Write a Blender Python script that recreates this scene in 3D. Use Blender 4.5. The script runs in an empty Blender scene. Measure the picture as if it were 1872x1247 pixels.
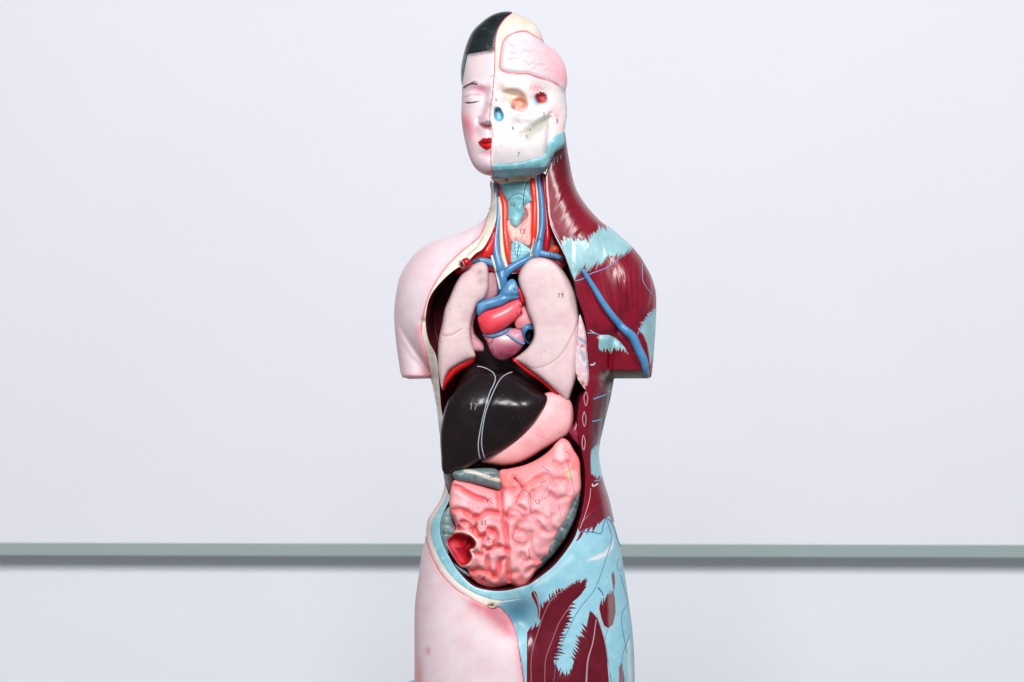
import bpy, math, random
import numpy as np
from math import radians, sin, cos, pi

# ------------------------------------------------------------------ scene
sc = bpy.context.scene
S = 0.00075          # metres per photograph pixel in the plane of the model
CX, CY = 936.0, 623.5
D = 3.4              # camera distance
BOT = 1330.0         # foot of the cast
ZC = (BOT - CY) * S  # camera height

cam_d = bpy.data.cameras.new('camera')
cam = bpy.data.objects.new('camera', cam_d)
sc.collection.objects.link(cam)
cam.location = (0, -D, ZC)
cam.rotation_euler = (radians(90), 0, 0)
cam_d.sensor_width = 36
cam_d.sensor_fit = 'HORIZONTAL'
cam_d.lens = 36 * D / (1872 * S)
cam_d.clip_end = 100
cam_d.dof.use_dof = True
cam_d.dof.focus_distance = D - 0.07
cam_d.dof.aperture_fstop = 9.0
sc.camera = cam

w = bpy.data.worlds.new('World'); sc.world = w; w.use_nodes = True
bg = w.node_tree.nodes['Background']
bg.inputs[0].default_value = (0.93, 0.96, 1.0, 1)
bg.inputs[1].default_value = 0.25

def area(name, loc, target, size, power, col, size_y=None):
    l = bpy.data.lights.new(name, 'AREA'); l.energy = power; l.color = col
    l.size = size
    if size_y: l.shape = 'RECTANGLE'; l.size_y = size_y
    o = bpy.data.objects.new(name, l); sc.collection.objects.link(o)
    o.location = loc
    import mathutils
    d = mathutils.Vector(target) - mathutils.Vector(loc)
    o.rotation_euler = d.to_track_quat('-Z', 'Y').to_euler()
    return o
# ceiling bank high above the camera and a smaller lamp to the right of it
area('ceiling_light', (-0.25, -6.0, 4.1), (0.0, 0.3, 0.35), 2.8, 478, (1.0, 0.99, 0.98), 2.2)
area('side_light', (1.62, -1.95, 2.35), (0.0, 0.0, 0.5), 0.62, 34, (1.0, 0.99, 0.985), 0.62)

sc.view_settings.view_transform = 'Standard'
sc.view_settings.look = 'None'
sc.view_settings.exposure = 0.0
sc.view_settings.gamma = 1.0
sc.cycles.max_bounces = 6
sc.cycles.use_denoising = True
sc.render.film_transparent = False

# ------------------------------------------------------------------ small maths
def lin(r, g=None, b=None):
    if g is None: r, g, b = r
    c = np.array([r, g, b], float) / 255
    return np.where(c <= 0.04045, c / 12.92, ((c + 0.055) / 1.055) ** 2.4)

def A(*xy):
    """flat list x,y,x,y,... -> (n,2)"""
    return np.array(xy, float).reshape(-1, 2)

def zs(x0, y0, k, *xy):
    """points read off an enlargement whose corner is x0,y0 and scale k"""
    p = np.array(xy, float).reshape(-1, 2)
    return p / k + np.array([x0, y0])

def resample(p, step, closed=False):
    p = np.asarray(p, float)
    if closed: p = np.vstack([p, p[:1]])
    seg = np.hypot(*np.diff(p, axis=0).T)
    s = np.concatenate([[0], np.cumsum(seg)])
    n = max(2, int(round(s[-1] / step)) + 1)
    t = np.linspace(0, s[-1], n)
    q = np.stack([np.interp(t, s, p[:, k]) for k in range(p.shape[1])], 1)
    return q[:-1] if closed else q

def smooth(p, step=3.0, closed=True):
    """centripetal Catmull-Rom through the points"""
    p = np.asarray(p, float)
    n = len(p)
    if closed:
        q = np.vstack([p[-1:], p, p[:2]])
        m = n
    else:
        q = np.vstack([2 * p[:1] - p[1:2], p, 2 * p[-1:] - p[-2:-1]])
        m = n - 1
    out = []
    for i in range(m):
        p0, p1, p2, p3 = q[i], q[i + 1], q[i + 2], q[i + 3]
        L = np.linalg.norm((p2 - p1)[:2])
        k = max(1, int(math.ceil(L / step)))
        d1 = max(np.linalg.norm((p1 - p0)[:2]), 1e-3) ** .5
        d2 = max(L, 1e-3) ** .5
        d3 = max(np.linalg.norm((p3 - p2)[:2]), 1e-3) ** .5
        m1 = (p2 - p1) + d2 * ((p1 - p0) / d1 - (p2 - p0) / (d1 + d2))
        m2 = (p2 - p1) + d2 * ((p3 - p2) / d3 - (p3 - p1) / (d2 + d3))
        for j in range(k):
            t = j / k
            out.append((2 * t**3 - 3 * t**2 + 1) * p1 + (t**3 - 2 * t**2 + t) * m1 + (-2 * t**3 + 3 * t**2) * p2 + (t**3 - t**2) * m2)
    if not closed: out.append(p[-1])
    return np.array(out)

def jag(p, amp, step, seed, d, base=0.25):
    """a painted fringe: spikes of uneven length along a polyline, pointing along d"""
    rnd = random.Random(seed)
    q = smooth(p, 2.0, False)
    q = resample(q, step * .5)
    d = np.array(d, float); d /= np.linalg.norm(d)
    out = []
    for i, a in enumerate(q):
        if i in (0, len(q) - 1): out.append(a); continue
        k = (rnd.uniform(.45, 1.15) if i % 2 else rnd.uniform(-base, base)) * amp
        dd = d + np.array([rnd.uniform(-.18, .18), rnd.uniform(-.18, .18)])
        out.append(a + dd * k + np.array([rnd.uniform(-.2, .2), 0]) * step)
    return np.array(out)

def sdf(X, Y, poly):
    """signed distance (inside positive) and the nearest outline point"""
    x = X.ravel(); y = Y.ravel()
    best = np.full(x.shape, 1e18); bx = np.zeros_like(x); by = np.zeros_like(x)
    ins = np.zeros(x.shape, bool)
    P = np.asarray(poly, float); Q = np.roll(P, -1, 0)
    for (ax, ay), (cx, cy) in zip(P, Q):
        ex, ey = cx - ax, cy - ay
        L = ex * ex + ey * ey
        if L < 1e-12: continue
        t = np.clip(((x - ax) * ex + (y - ay) * ey) / L, 0, 1)
        px = ax + t * ex; py = ay + t * ey
        d = (x - px) ** 2 + (y - py) ** 2
        m = d < best
        best = np.where(m, d, best); bx = np.where(m, px, bx); by = np.where(m, py, by)
        if ay != cy:
            c = (ay > y) != (cy > y)
            ins ^= c & (x < ex * (y - ay) / ey + ax)
    d = np.sqrt(best)
    return (np.where(ins, d, -d).reshape(X.shape), bx.reshape(X.shape), by.reshape(X.shape))

def ldist(X, Y, pts):
    best = np.full(X.shape, 1e18)
    for a, b in zip(pts[:-1], pts[1:]):
        ex, ey = b[0] - a[0], b[1] - a[1]
        L = ex * ex + ey * ey + 1e-9
        t = np.clip(((X - a[0]) * ex + (Y - a[1]) * ey) / L, 0, 1)
        best = np.minimum(best, (X - a[0] - t * ex) ** 2 + (Y - a[1] - t * ey) ** 2)
    return np.sqrt(best)

def sm(t):
    t = np.clip(t, 0, 1)
    return t * t * (3 - 2 * t)

def G(X, Y, x, y, rx, ry=None, ang=0):
    ry = ry or rx
    c, s = cos(radians(ang)), sin(radians(ang))
    u = (X - x) * c + (Y - y) * s; v = -(X - x) * s + (Y - y) * c
    return np.exp(-.5 * ((u / rx) ** 2 + (v / ry) ** 2))

def LG(X, Y, pts, w): return np.exp(-.5 * (ldist(X, Y, pts) / w) ** 2)

_rng = np.random.default_rng(7)
_lat = _rng.random((256, 256))
def vnoise(X, Y, s, seed=0):
    x = X / s + seed * 37.3; y = Y / s + seed * 91.7
    i = np.floor(x).astype(int); j = np.floor(y).astype(int)
    u = x - i; v = y - j
    u = u * u * (3 - 2 * u); v = v * v * (3 - 2 * v)
    g = lambda a, b: _lat[a % 256, b % 256]
    return (g(i, j) * (1 - u) + g(i + 1, j) * u) * (1 - v) + (g(i, j + 1) * (1 - u) + g(i + 1, j + 1) * u) * v
def fbm(X, Y, s, seed=0, o=3):
    return sum(vnoise(X, Y, s / 2**k, seed + k) * .5**k for k in range(o)) / sum(.5**k for k in range(o))

# ------------------------------------------------------------------ inflated height fields
def poisson(mask, g):
    """u with laplacian -2 inside the mask and 0 outside, coarse to fine"""
    h, wd = mask.shape
    if min(h, wd) > 14:
        H2, W2 = (h + 1) // 2, (wd + 1) // 2
        m = np.zeros((H2 * 2, W2 * 2), bool); m[:h, :wd] = mask
        cm = m.reshape(H2, 2, W2, 2).mean((1, 3)) > .45
        cu = poisson(cm, g * 2)
        u = np.repeat(np.repeat(cu, 2, 0), 2, 1)[:h, :wd] * mask
        it = 60
    else:
        u = np.zeros(mask.shape); it = 150
    u = np.pad(u, 1); M = np.pad(mask, 1)
    ii, jj = np.indices(u.shape)
    red = M & ((ii + jj) % 2 == 0); blk = M & ((ii + jj) % 2 == 1)
    for _ in range(it):
        for c in (red, blk):
            s = np.zeros_like(u)
            s[1:-1, 1:-1] = (u[:-2, 1:-1] + u[2:, 1:-1] + u[1:-1, :-2] + u[1:-1, 2:] + 2 * g * g) / 4
            u = np.where(c, u + 1.5 * (s - u), u)
            u = np.maximum(u, 0)
    return u[1:-1, 1:-1]

def blur(a, m, n):
    for _ in range(n):
        A0 = np.pad(a * m, 1); B0 = np.pad(m.astype(float), 1)
        num = sum(A0[1 + i:A0.shape[0] - 1 + i, 1 + j:A0.shape[1] - 1 + j] for i in (-1, 0, 1) for j in (-1, 0, 1))
        den = sum(B0[1 + i:B0.shape[0] - 1 + i, 1 + j:B0.shape[1] - 1 + j] for i in (-1, 0, 1) for j in (-1, 0, 1))
        a = np.where(m, num / np.maximum(den, 1e-9), a)
    return a

class Field:
    def __init__(f, a, x0, y0, g): f.a, f.x0, f.y0, f.g = a, x0, y0, g
    def __call__(f, X, Y):
        u = np.clip((X - f.x0) / f.g, 0, f.a.shape[1] - 1.001); v = np.clip((Y - f.y0) / f.g, 0, f.a.shape[0] - 1.001)
        i = u.astype(int); j = v.astype(int); u = u - i; v = v - j
        a = f.a
        return (a[j, i] * (1 - u) + a[j, i + 1] * u) * (1 - v) + (a[j + 1, i] * (1 - u) + a[j + 1, i + 1] * u) * v

def inflate(poly, c=1.0, g=2.0, cap=None):
    x0, y0 = poly.min(0) - 3 * g; x1, y1 = poly.max(0) + 3 * g
    X, Y = np.meshgrid(np.arange(x0, x1, g), np.arange(y0, y1, g))
    d, _, _ = sdf(X, Y, poly)
    m = d > 0
    u = poisson(m, g)
    r = blur(np.where(m, u / np.maximum(d, .5 * g), 0), m, 4)
    w_ = sm(d / (5 * g))
    u = np.where(m, w_ * u + (1 - w_) * r * np.maximum(d, 0), 0)
    h = np.sqrt(np.maximum(u, 0)) * c
    if cap: h = cap * np.tanh(h / cap)
    return Field(h, x0, y0, g)

# front-most surface so far, one sample per photograph pixel
SX0, SY0, SXN, SYN = 690, 0, 560, 1345
SURF = np.full((SYN, SXN), 60.0)
def surf(X, Y): return Field(SURF, SX0, SY0, 1.0)(X, Y)

# ------------------------------------------------------------------ mesh output
def Wp(px, py, y):
    k = 1 + y * S / D
    return np.stack([(px - CX) * S * k, y * S, ZC - (py - CY) * S * k], -1)

def mesh_obj(name, co, faces, col, mat, parent, smooth_=True):
    me = bpy.data.meshes.new(name)
    co = np.asarray(co, float)
    q = np.asarray(faces)
    if q.ndim == 2:
        me.vertices.add(len(co)); me.vertices.foreach_set('co', co.ravel())
        n = q.shape[1]
        me.loops.add(q.size); me.loops.foreach_set('vertex_index', q.ravel().astype(np.int32))
        me.polygons.add(len(q)); me.polygons.foreach_set('loop_start', np.arange(0, q.size, n, dtype=np.int32))
        me.update(calc_edges=True)
    else:
        me.from_pydata([tuple(c) for c in co], [], [list(f) for f in faces])
    if col is not None:
        at = me.color_attributes.new('Col', 'FLOAT_COLOR', 'POINT')
        c4 = np.ones((len(co), 4)); c4[:, :3] = np.clip(col, 0, 1)
        at.data.foreach_set('color', c4.ravel())
    me.validate()
    if smooth_: me.polygons.foreach_set('use_smooth', [True] * len(me.polygons))
    me.materials.append(mat)
    o = bpy.data.objects.new(name, me)
    sc.collection.objects.link(o)
    if parent is not None: o.parent = parent
    return o

_mats = {}
def paintmat(name, rough=.4, coat=0., bump=.15, bscale=500., var=.06, speck=.0, spec=.5, sss=0.):
    if name in _mats: return _mats[name]
    m = bpy.data.materials.new(name); m.use_nodes = True
    nt = m.node_tree; N = nt.nodes; L = nt.links
    b = N['Principled BSDF']
    at = N.new('ShaderNodeAttribute'); at.attribute_name = 'Col'
    tc = N.new('ShaderNodeTexCoord')
    n1 = N.new('ShaderNodeTexNoise'); n1.inputs['Scale'].default_value = 55; n1.inputs['Detail'].default_value = 6
    L.new(tc.outputs['Object'], n1.inputs['Vector'])
    r1 = N.new('ShaderNodeMapRange'); r1.inputs['From Min'].default_value = .3; r1.inputs['From Max'].default_value = .7
    r1.inputs['To Min'].default_value = 1 - var; r1.inputs['To Max'].default_value = 1 + var
    L.new(n1.outputs['Fac'], r1.inputs['Value'])
    mx = N.new('ShaderNodeVectorMath'); mx.operation = 'SCALE'
    L.new(at.outputs['Color'], mx.inputs[0]); L.new(r1.outputs['Result'], mx.inputs['Scale'])
    out = mx.outputs['Vector']
    if speck > 0:   # scattered dark chips in the paint
        v = N.new('ShaderNodeTexVoronoi'); v.inputs['Scale'].default_value = 95
        L.new(tc.outputs['Object'], v.inputs['Vector'])
        n3 = N.new('ShaderNodeTexNoise'); n3.inputs['Scale'].default_value = 30
        L.new(tc.outputs['Object'], n3.inputs['Vector'])
        r3 = N.new('ShaderNodeMapRange'); r3.inputs['From Min'].default_value = .45; r3.inputs['From Max'].default_value = .75
        r3.inputs['To Min'].default_value = 0.0; r3.inputs['To Max'].default_value = .085
        L.new(n3.outputs['Fac'], r3.inputs['Value'])
        lt = N.new('ShaderNodeMath'); lt.operation = 'LESS_THAN'
        L.new(v.outputs['Distance'], lt.inputs[0]); L.new(r3.outputs['Result'], lt.inputs[1])
        sk = N.new('ShaderNodeMath'); sk.operation = 'MULTIPLY'; sk.inputs[1].default_value = speck
        L.new(lt.outputs[0], sk.inputs[0])
        mm = N.new('ShaderNodeMix'); mm.data_type = 'RGBA'
        mm.inputs['B'].default_value = (.12, .07, .07, 1)
        L.new(sk.outputs[0], mm.inputs['Factor']); L.new(out, mm.inputs['A'])
        out = mm.outputs['Result']
    L.new(out, b.inputs['Base Color'])
    r2 = N.new('ShaderNodeMapRange'); r2.inputs['To Min'].default_value = max(.03, rough - .06); r2.inputs['To Max'].default_value = rough + .08
    L.new(n1.outputs['Fac'], r2.inputs['Value']); L.new(r2.outputs['Result'], b.inputs['Roughness'])
    b.inputs['Coat Weight'].default_value = coat; b.inputs['Coat Roughness'].default_value = .12
    b.inputs['Specular IOR Level'].default_value = spec
    if sss: 
        b.inputs['Subsurface Weight'].default_value = sss; b.inputs['Subsurface Radius'].default_value = (.004, .002, .0015)
        b.inputs['Subsurface Scale'].default_value = 1.0
    n2 = N.new('ShaderNodeTexNoise'); n2.inputs['Scale'].default_value = bscale; n2.inputs['Detail'].default_value = 3
    L.new(tc.outputs['Object'], n2.inputs['Vector'])
    bp = N.new('ShaderNodeBump'); bp.inputs['Strength'].default_value = bump; bp.inputs['Distance'].default_value = .0006
    L.new(n2.outputs['Fac'], bp.inputs['Height']); L.new(bp.outputs['Normal'], b.inputs['Normal'])
    _mats[name] = m
    return m

def paint(base, *layers):
    """pigment as a function of the place on the piece; layers: ('blob',x,y,rx,ry,ang,col,a) ('line',pts,w,col,a)
    ('poly',pts,soft,col,a) ('noise',scale,seed,col,lo,hi,a) ('fn',f,col) ('edge',w,col,a)"""
    base = lin(base)
    def f(X, Y, d):
        c = np.broadcast_to(base, X.shape + (3,)).copy()
        for l in layers:
            k = l[0]
            if k == 'blob': a = G(X, Y, *l[1:6]) * l[7]; col = l[6]
            elif k == 'line': a = sm(1.5 - ldist(X, Y, l[1]) / l[2]) * l[4]; col = l[3]
            elif k == 'glow': a = LG(X, Y, l[1], l[2]) * l[4]; col = l[3]
            elif k == 'poly': a = sm(sdf(X, Y, l[1])[0] / l[2] * .5 + .5) * l[4]; col = l[3]
            elif k == 'noise': a = sm((fbm(X, Y, l[1], l[2]) - l[4]) / (l[5] - l[4])) * l[6]; col = l[3]
            elif k == 'edge': a = np.exp(-np.maximum(d, 0) / l[1]) * l[3]; col = l[2]
            elif k == 'fn': a = l[1](X, Y, d); col = l[2]
            a = np.clip(a, 0, 1)[..., None]
            c = c * (1 - a) + lin(col) * a
        return c
    return f

def relief(name, outline, base, color, mat, parent, g=2.0, field=None, prof=None, sculpt=None, holes=(), back=None,
           backk=.7, share=True, lift=0.0, upd=True, backfn=None):
    """A closed solid. Its rim is `outline`; front depth = base - (inflated field) - (rounded edge profile) - sculpt.
    base: number, 'surf' (lies on what is already there) or function. back: thickness in px (else backk * front height)."""
    outline = np.asarray(outline, float)
    x0, y0 = outline.min(0) - 2 * g; x1, y1 = outline.max(0) + 2.5 * g
    X, Y = np.meshgrid(np.arange(x0, x1, g), np.arange(y0, y1, g))
    d, bx, by = sdf(X, Y, outline)
    for hpoly in holes:
        dh, hx, hy = sdf(X, Y, hpoly)
        m = -dh < d
        d = np.where(m, -dh, d); bx = np.where(m, hx, bx); by = np.where(m, hy, by)
    ins = d > .12 * g
    P = np.pad(ins, 1)
    near = np.zeros_like(ins)
    for i in (0, 1, 2):
        for j in (0, 1, 2): near |= P[i:i + ins.shape[0], j:j + ins.shape[1]]
    snap = near & ~ins
    use = ins | snap
    VX = np.where(snap, bx, X); VY = np.where(snap, by, Y); VD = np.where(snap, 0, d)
    cell_in = (ins[:-1, :-1].astype(int) + ins[1:, :-1] + ins[:-1, 1:] + ins[1:, 1:])
    cell = (use[:-1, :-1] & use[1:, :-1] & use[:-1, 1:] & use[1:, 1:]) & (cell_in >= 1)
    used = np.zeros_like(use)
    used[:-1, :-1] |= cell; used[1:, :-1] |= cell; used[:-1, 1:] |= cell; used[1:, 1:] |= cell
    idx = -np.ones(use.shape, int); idx[used] = np.arange(used.sum())
    x = VX[used]; y = VY[used]; dd = VD[used]; sn = snap[used]
    if isinstance(base, str): b = surf(x, y) + .3
    elif callable(base): b = base(x, y)
    else: b = np.full(x.shape, float(base))
    h = np.zeros_like(x)
    if field is not None:
        h = h + np.where(sn & share, 0, field(x, y)) if share else field(x, y)
    if prof is not None:
        H, R = prof
        t = np.clip(dd / R, 0, 1)
        h = h + H * np.sqrt(np.maximum(1 - (1 - t) ** 2, 0))
    e = sculpt(x, y, dd) if sculpt is not None else 0
    yf = b - h - e - lift
    yb = b + back if back is not None else b + backk * np.maximum(h, 0) + (0 if share else 1.5)
    if backfn is not None: yb = np.maximum(backfn(x, y), yf + 1.5)
    if back is not None and share: yb = np.where(sn, yf, yb)
    q = np.stack([idx[:-1, :-1][cell], idx[1:, :-1][cell], idx[1:, 1:][cell], idx[:-1, 1:][cell]], 1)
    n = len(x)
    co = Wp(x, y, yf)
    cob = Wp(x, y, yb)
    col = color(x, y, dd) if callable(color) else np.broadcast_to(lin(color), (n, 3))
    # boundary edges
    E = np.concatenate([q[:, [0, 1]], q[:, [1, 2]], q[:, [2, 3]], q[:, [3, 0]]])
    key = E[:, 0].astype(np.int64) * n + E[:, 1]
    rev = E[:, 1].astype(np.int64) * n + E[:, 0]
    bd = E[~np.isin(key, rev)]
    if share:
        mp = np.arange(n); bv = np.unique(bd)
        isb = np.zeros(n, bool); isb[bv] = True
        nb = np.where(isb, np.arange(n), 0)
        keep = np.flatnonzero(~isb); nb[keep] = n + np.arange(len(keep))
        co_all = np.vstack([co, cob[keep]]); col_all = np.vstack([col, col[keep]])
        faces = np.vstack([q, nb[q[:, ::-1]]])
    else:
        # back sheet and walls with vertices of their own, so the edge stays crisp
        co_all = np.vstack([co, cob, co[bd[:, 0]], co[bd[:, 1]], cob[bd[:, 1]], cob[bd[:, 0]]])
        m = len(bd); o0 = 2 * n
        wl = np.stack([o0 + np.arange(m) + m, o0 + np.arange(m), o0 + np.arange(m) + 3 * m, o0 + np.arange(m) + 2 * m], 1)
        col_all = np.vstack([col, col, col[bd[:, 0]], col[bd[:, 1]], col[bd[:, 1]], col[bd[:, 0]]])
        faces = np.vstack([q, n + q[:, ::-1], wl])
    o = mesh_obj(name, co_all, faces, col_all, mat, parent)
    if upd:
        Z = np.full(use.shape, np.nan); Z[used] = yf
        gx = np.arange(max(SX0, int(x0)), min(SX0 + SXN - 1, int(x1) + 1)); gy = np.arange(max(0, int(y0)), min(SYN - 1, int(y1) + 1))
        if len(gx) and len(gy):
            PX, PY = np.meshgrid(gx, gy)
            u = np.clip((PX - x0) / g, 0, Z.shape[1] - 1.001); v = np.clip((PY - y0) / g, 0, Z.shape[0] - 1.001)
            i = u.astype(int); j = v.astype(int); u = u - i; v = v - j
            ws = np.stack([(1 - u) * (1 - v), u * (1 - v), (1 - u) * v, u * v]); vs = np.stack([Z[j, i], Z[j, i + 1], Z[j + 1, i], Z[j + 1, i + 1]])
            ok = ~np.isnan(vs); ws = ws * ok
            tot = ws.sum(0); val = (np.where(ok, vs, 0) * ws).sum(0) / np.maximum(tot, 1e-9)
            dI = Field(np.where(use, np.where(ins, d, np.minimum(d, 0)), -9), x0, y0, g)(PX, PY)
            mk = (tot > .2) & (dI > -.3)
            sub = SURF[gy[0]:gy[-1] + 1, gx[0] - SX0:gx[-1] + 1 - SX0]
            sub[mk] = np.minimum(sub[mk], val[mk])
    return o

def strokes(name, paths, col, mat, parent, lift=.7, join=False):
    """brush lines: low half-round ribbons lying on the surface. path = (points, width) or (points, w0, w1)"""
    if not join and len(paths) > 1:
        return [strokes(name, [p], col, mat, parent, lift) for p in paths][-1]
    co, fc, cl = [], [], []
    n0 = 0
    for p in paths:
        pts = np.asarray(p[0], float); w0 = p[1]; w1 = p[2] if len(p) > 2 and np.isscalar(p[2]) else w0
        c = lin(p[3]) if len(p) > 3 else lin(col)
        q = smooth(pts, 1.6, False) if len(pts) > 2 else resample(pts, 1.6)
        if len(q) < 2: continue
        t = np.gradient(q, axis=0); t /= np.maximum(np.linalg.norm(t, axis=1, keepdims=True), 1e-6)
        nrm = np.stack([-t[:, 1], t[:, 0]], 1)
        s = np.linspace(0, 1, len(q))
        wd = (w0 + (w1 - w0) * s) * .5
        taper = np.minimum(1, np.minimum(s, 1 - s) * len(q) * .5 + .45)
        wd = wd * taper
        offs = np.array([-1, -.6, 0, .6, 1]); hs = np.array([-.5, .72, 1, .72, -.5]) * lift
        for a, hh in zip(offs, hs):
            xy = q + nrm * (wd * a)[:, None]
            zz = surf(xy[:, 0], xy[:, 1]); zc = surf(q[:, 0], q[:, 1])
            zz = np.clip(zz, zc - 6, zc + 6)          # never fold over a contour
            co.append(np.column_stack([xy, zz - hh]))
            cl.append(np.broadcast_to(c, (len(q), 3)))
        m = len(q)
        i = np.arange(m - 1)
        for k in range(4):
            fc.append(np.stack([n0 + k * m + i, n0 + (k + 1) * m + i, n0 + (k + 1) * m + i + 1, n0 + k * m + i + 1], 1))
        n0 += 5 * m
    co = np.vstack(co)
    return mesh_obj(name, Wp(co[:, 0], co[:, 1], co[:, 2]), np.vstack(fc), np.vstack(cl), mat, parent)

def tube(name, pts, rad, col, mat, parent, depth=None, sink=.35, ring=12, colfn=None, smoothn=6, upd=True):
    """a round vessel. depth: None = lies on the surface, or list of depths per point"""
    pts = np.asarray(pts, float); n = len(pts)
    rad = np.broadcast_to(np.asarray(rad, float), (n,)) if np.ndim(rad) == 0 else np.asarray(rad, float)
    dz = np.zeros(n) if depth is None else np.broadcast_to(np.asarray(depth, float), (n,))
    q = smooth(np.column_stack([pts, rad, dz]), 2.5, False)
    x, y, r, z = q.T
    r = np.maximum(r, .3)
    if depth is None:
        z = surf(x, y)
        for _ in range(smoothn): z = np.convolve(np.pad(z, 1, 'edge'), [.25, .5, .25], 'valid')
        z = z - r * (1 - sink)
    P = np.stack([x, y, z], 1)
    t = np.gradient(P, axis=0); t /= np.linalg.norm(t, axis=1, keepdims=True)
    a = np.cross(t, np.array([0, 0, 1.])); ln = np.linalg.norm(a, axis=1, keepdims=True); a = a / np.maximum(ln, 1e-6)
    b = np.cross(t, a)
    # round end caps
    cap = [(-1, .05), (-.7, .72)]
    secs = []
    for off, k in cap: secs.append((P[0] + t[0] * off * r[0] * .8, a[0], b[0], r[0] * k))
    for i in range(len(P)): secs.append((P[i], a[i], b[i], r[i]))
    for off, k in cap[::-1]: secs.append((P[-1] - t[-1] * off * r[-1] * .8, a[-1], b[-1], r[-1] * k))
    th = np.arange(ring) * 2 * pi / ring
    co = np.vstack([c + np.outer(np.cos(th) * rr, aa) + np.outer(np.sin(th) * rr, bb) for c, aa, bb, rr in secs])
    m = len(secs); i = np.arange(m - 1)[:, None]; j = np.arange(ring)[None]
    f = np.stack([i * ring + j, i * ring + (j + 1) % ring, (i + 1) * ring + (j + 1) % ring, (i + 1) * ring + j], -1).reshape(-1, 4)
    cl = colfn(co[:, 0], co[:, 1], None) if colfn else np.broadcast_to(lin(col), (len(co), 3))
    o = mesh_obj(name, Wp(co[:, 0], co[:, 1], co[:, 2]), f, cl, mat, parent)
    if upd:
        for k in range(len(P)):
            R = int(math.ceil(r[k]))
            xs = np.arange(int(x[k]) - R, int(x[k]) + R + 2); ys = np.arange(int(y[k]) - R, int(y[k]) + R + 2)
            XX, YY = np.meshgrid(xs, ys); d2 = r[k] ** 2 - (XX - x[k]) ** 2 - (YY - y[k]) ** 2
            ok = (d2 > 0) & (XX >= SX0) & (XX < SX0 + SXN) & (YY >= 0) & (YY < SYN)
            yy = YY[ok]; xx = XX[ok] - SX0
            SURF[yy, xx] = np.minimum(SURF[yy, xx], z[k] - np.sqrt(d2[ok]))
    return o

DIG = {'0': [A(.3,0,.05,.3,.05,.7,.3,1,.55,.7,.55,.3,.3,0)], '1': [A(.1,.18,.3,0,.3,1)], '2': [A(.05,.2,.25,0,.5,.1,.5,.35,.05,1), A(.05,1,.58,.96)],
       '3': [A(.05,.08,.35,0,.52,.2,.22,.45,.55,.65,.4,.95,.05,.95)], '4': [A(.35,0,.05,.6,.58,.58), A(.42,.35,.4,1)],
       '5': [A(.12,.02,.1,.42,.45,.45,.5,.8,.3,1,.05,.92), A(.12,.02,.52,0)], '6': [A(.42,0,.12,.45,.08,.85,.35,1,.5,.75,.3,.55,.1,.72)],
       '7': [A(.05,.05,.55,.02,.3,.5,.22,1)], '8': [A(.45,.1,.2,0,.1,.2,.45,.6,.45,.9,.2,1,.08,.8,.42,.35,.45,.1)],
       '9': [A(.5,.2,.25,0,.08,.2,.2,.42,.48,.25), A(.5,.15,.45,.6,.3,1)]}
def number(txt, x, y, h, parent, col=(40, 30, 36), wd=1.5, ang=0, mat=None):
    """hand-written numeral, centred on x,y"""
    P = []
    tw = .62 * h * len(txt) + .1 * h * (len(txt) - 1)
    cx = -tw / 2
    c, s = cos(radians(ang)), sin(radians(ang))
    for ch in txt:
        for st in DIG[ch]:
            p = st * np.array([h, h]) + np.array([cx, -h / 2])
            P.append((np.stack([p[:, 0] * c - p[:, 1] * s + x, p[:, 0] * s + p[:, 1] * c + y], 1), wd))
        cx += .72 * h
    o = strokes('painted_number', P, col, mat or MI, parent, lift=.45, join=True)
    return o

MI = paintmat('ink', .5, 0, .0, var=.02)
MSKIN = paintmat('skin_paint', .42, .08, .10, 420, .035, speck=.55)
MMUS = paintmat('muscle_paint', .25, .15, .14, 300, .10, speck=0, spec=.4)
MTEND = paintmat('tendon_paint', .42, .10, .12, 380, .06, speck=.35)
MBONE = paintmat('bone_paint', .5, .05, .12, 380, .035)
MGLOSS = paintmat('gloss_paint', .27, .12, .14, 260, .07, spec=.4)
MLIVER = paintmat('liver_lacquer', .27, .25, .12, 240, .18, spec=.35)
MHAIR = paintmat('hair_paint', .34, .15, .2, 300, .2)
MLUNG = paintmat('lung_paint', .5, .03, .22, 480, .05, speck=.6)
MGUT = paintmat('intestine_paint', .46, .0, .10, 260, .05, spec=.35)
MDARK = paintmat('cavity_paint', .45, .1, .15, 300, .15)
# ------------------------------------------------------------------ the thing
T = bpy.data.objects.new('anatomical_torso', None); sc.collection.objects.link(T)
T['label'] = 'painted plaster anatomical torso, half skin and half muscle, with open chest and belly'
T['category'] = 'anatomical model'

SKIN = (233, 213, 220); PINK = (228, 140, 158); MAR = (120, 5, 30); TEAL = (146, 189, 197); CREAM = (226, 218, 206)

# outlines read from the photograph (pixels)
NECK_L = A(894.5,324, 896,340, 897,364, 894.5,380, 889.7,394.6, 878.5,406, 864,414, 840,425)
SHO_L = A(803.4,437, 772,452, 748,477, 731,506, 723,544, 720.5,573, 723,616.5, 727.7,652.6, 731.5,679, 735,689.5, 748,693, 788.5,692)
TORSO_L = A(798,742, 803,790)
HIP_L = A(813,887, 805.7,910, 793,931, 782,948, 779,966, 777,988, 771,1012, 765,1056, 759,1100, 757.6,1145, 757.8,1203, 757.6,1247, 760,1330)
NECK_R = A(1031,236, 1034,251.7, 1037.6,276.4, 1041,296, 1046.4,324, 1053,345, 1064,364.7, 1081.7,387.6, 1101,407, 1119,419, 1138,435, 1156,451)
SHO_R = A(1171.7,470.5, 1181,487, 1190,504, 1198.6,533, 1199.8,560, 1198.6,600.5, 1196,636.6, 1192.8,672, 1190.5,689, 1185,692, 1144,692, 1122.7,692)
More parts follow.
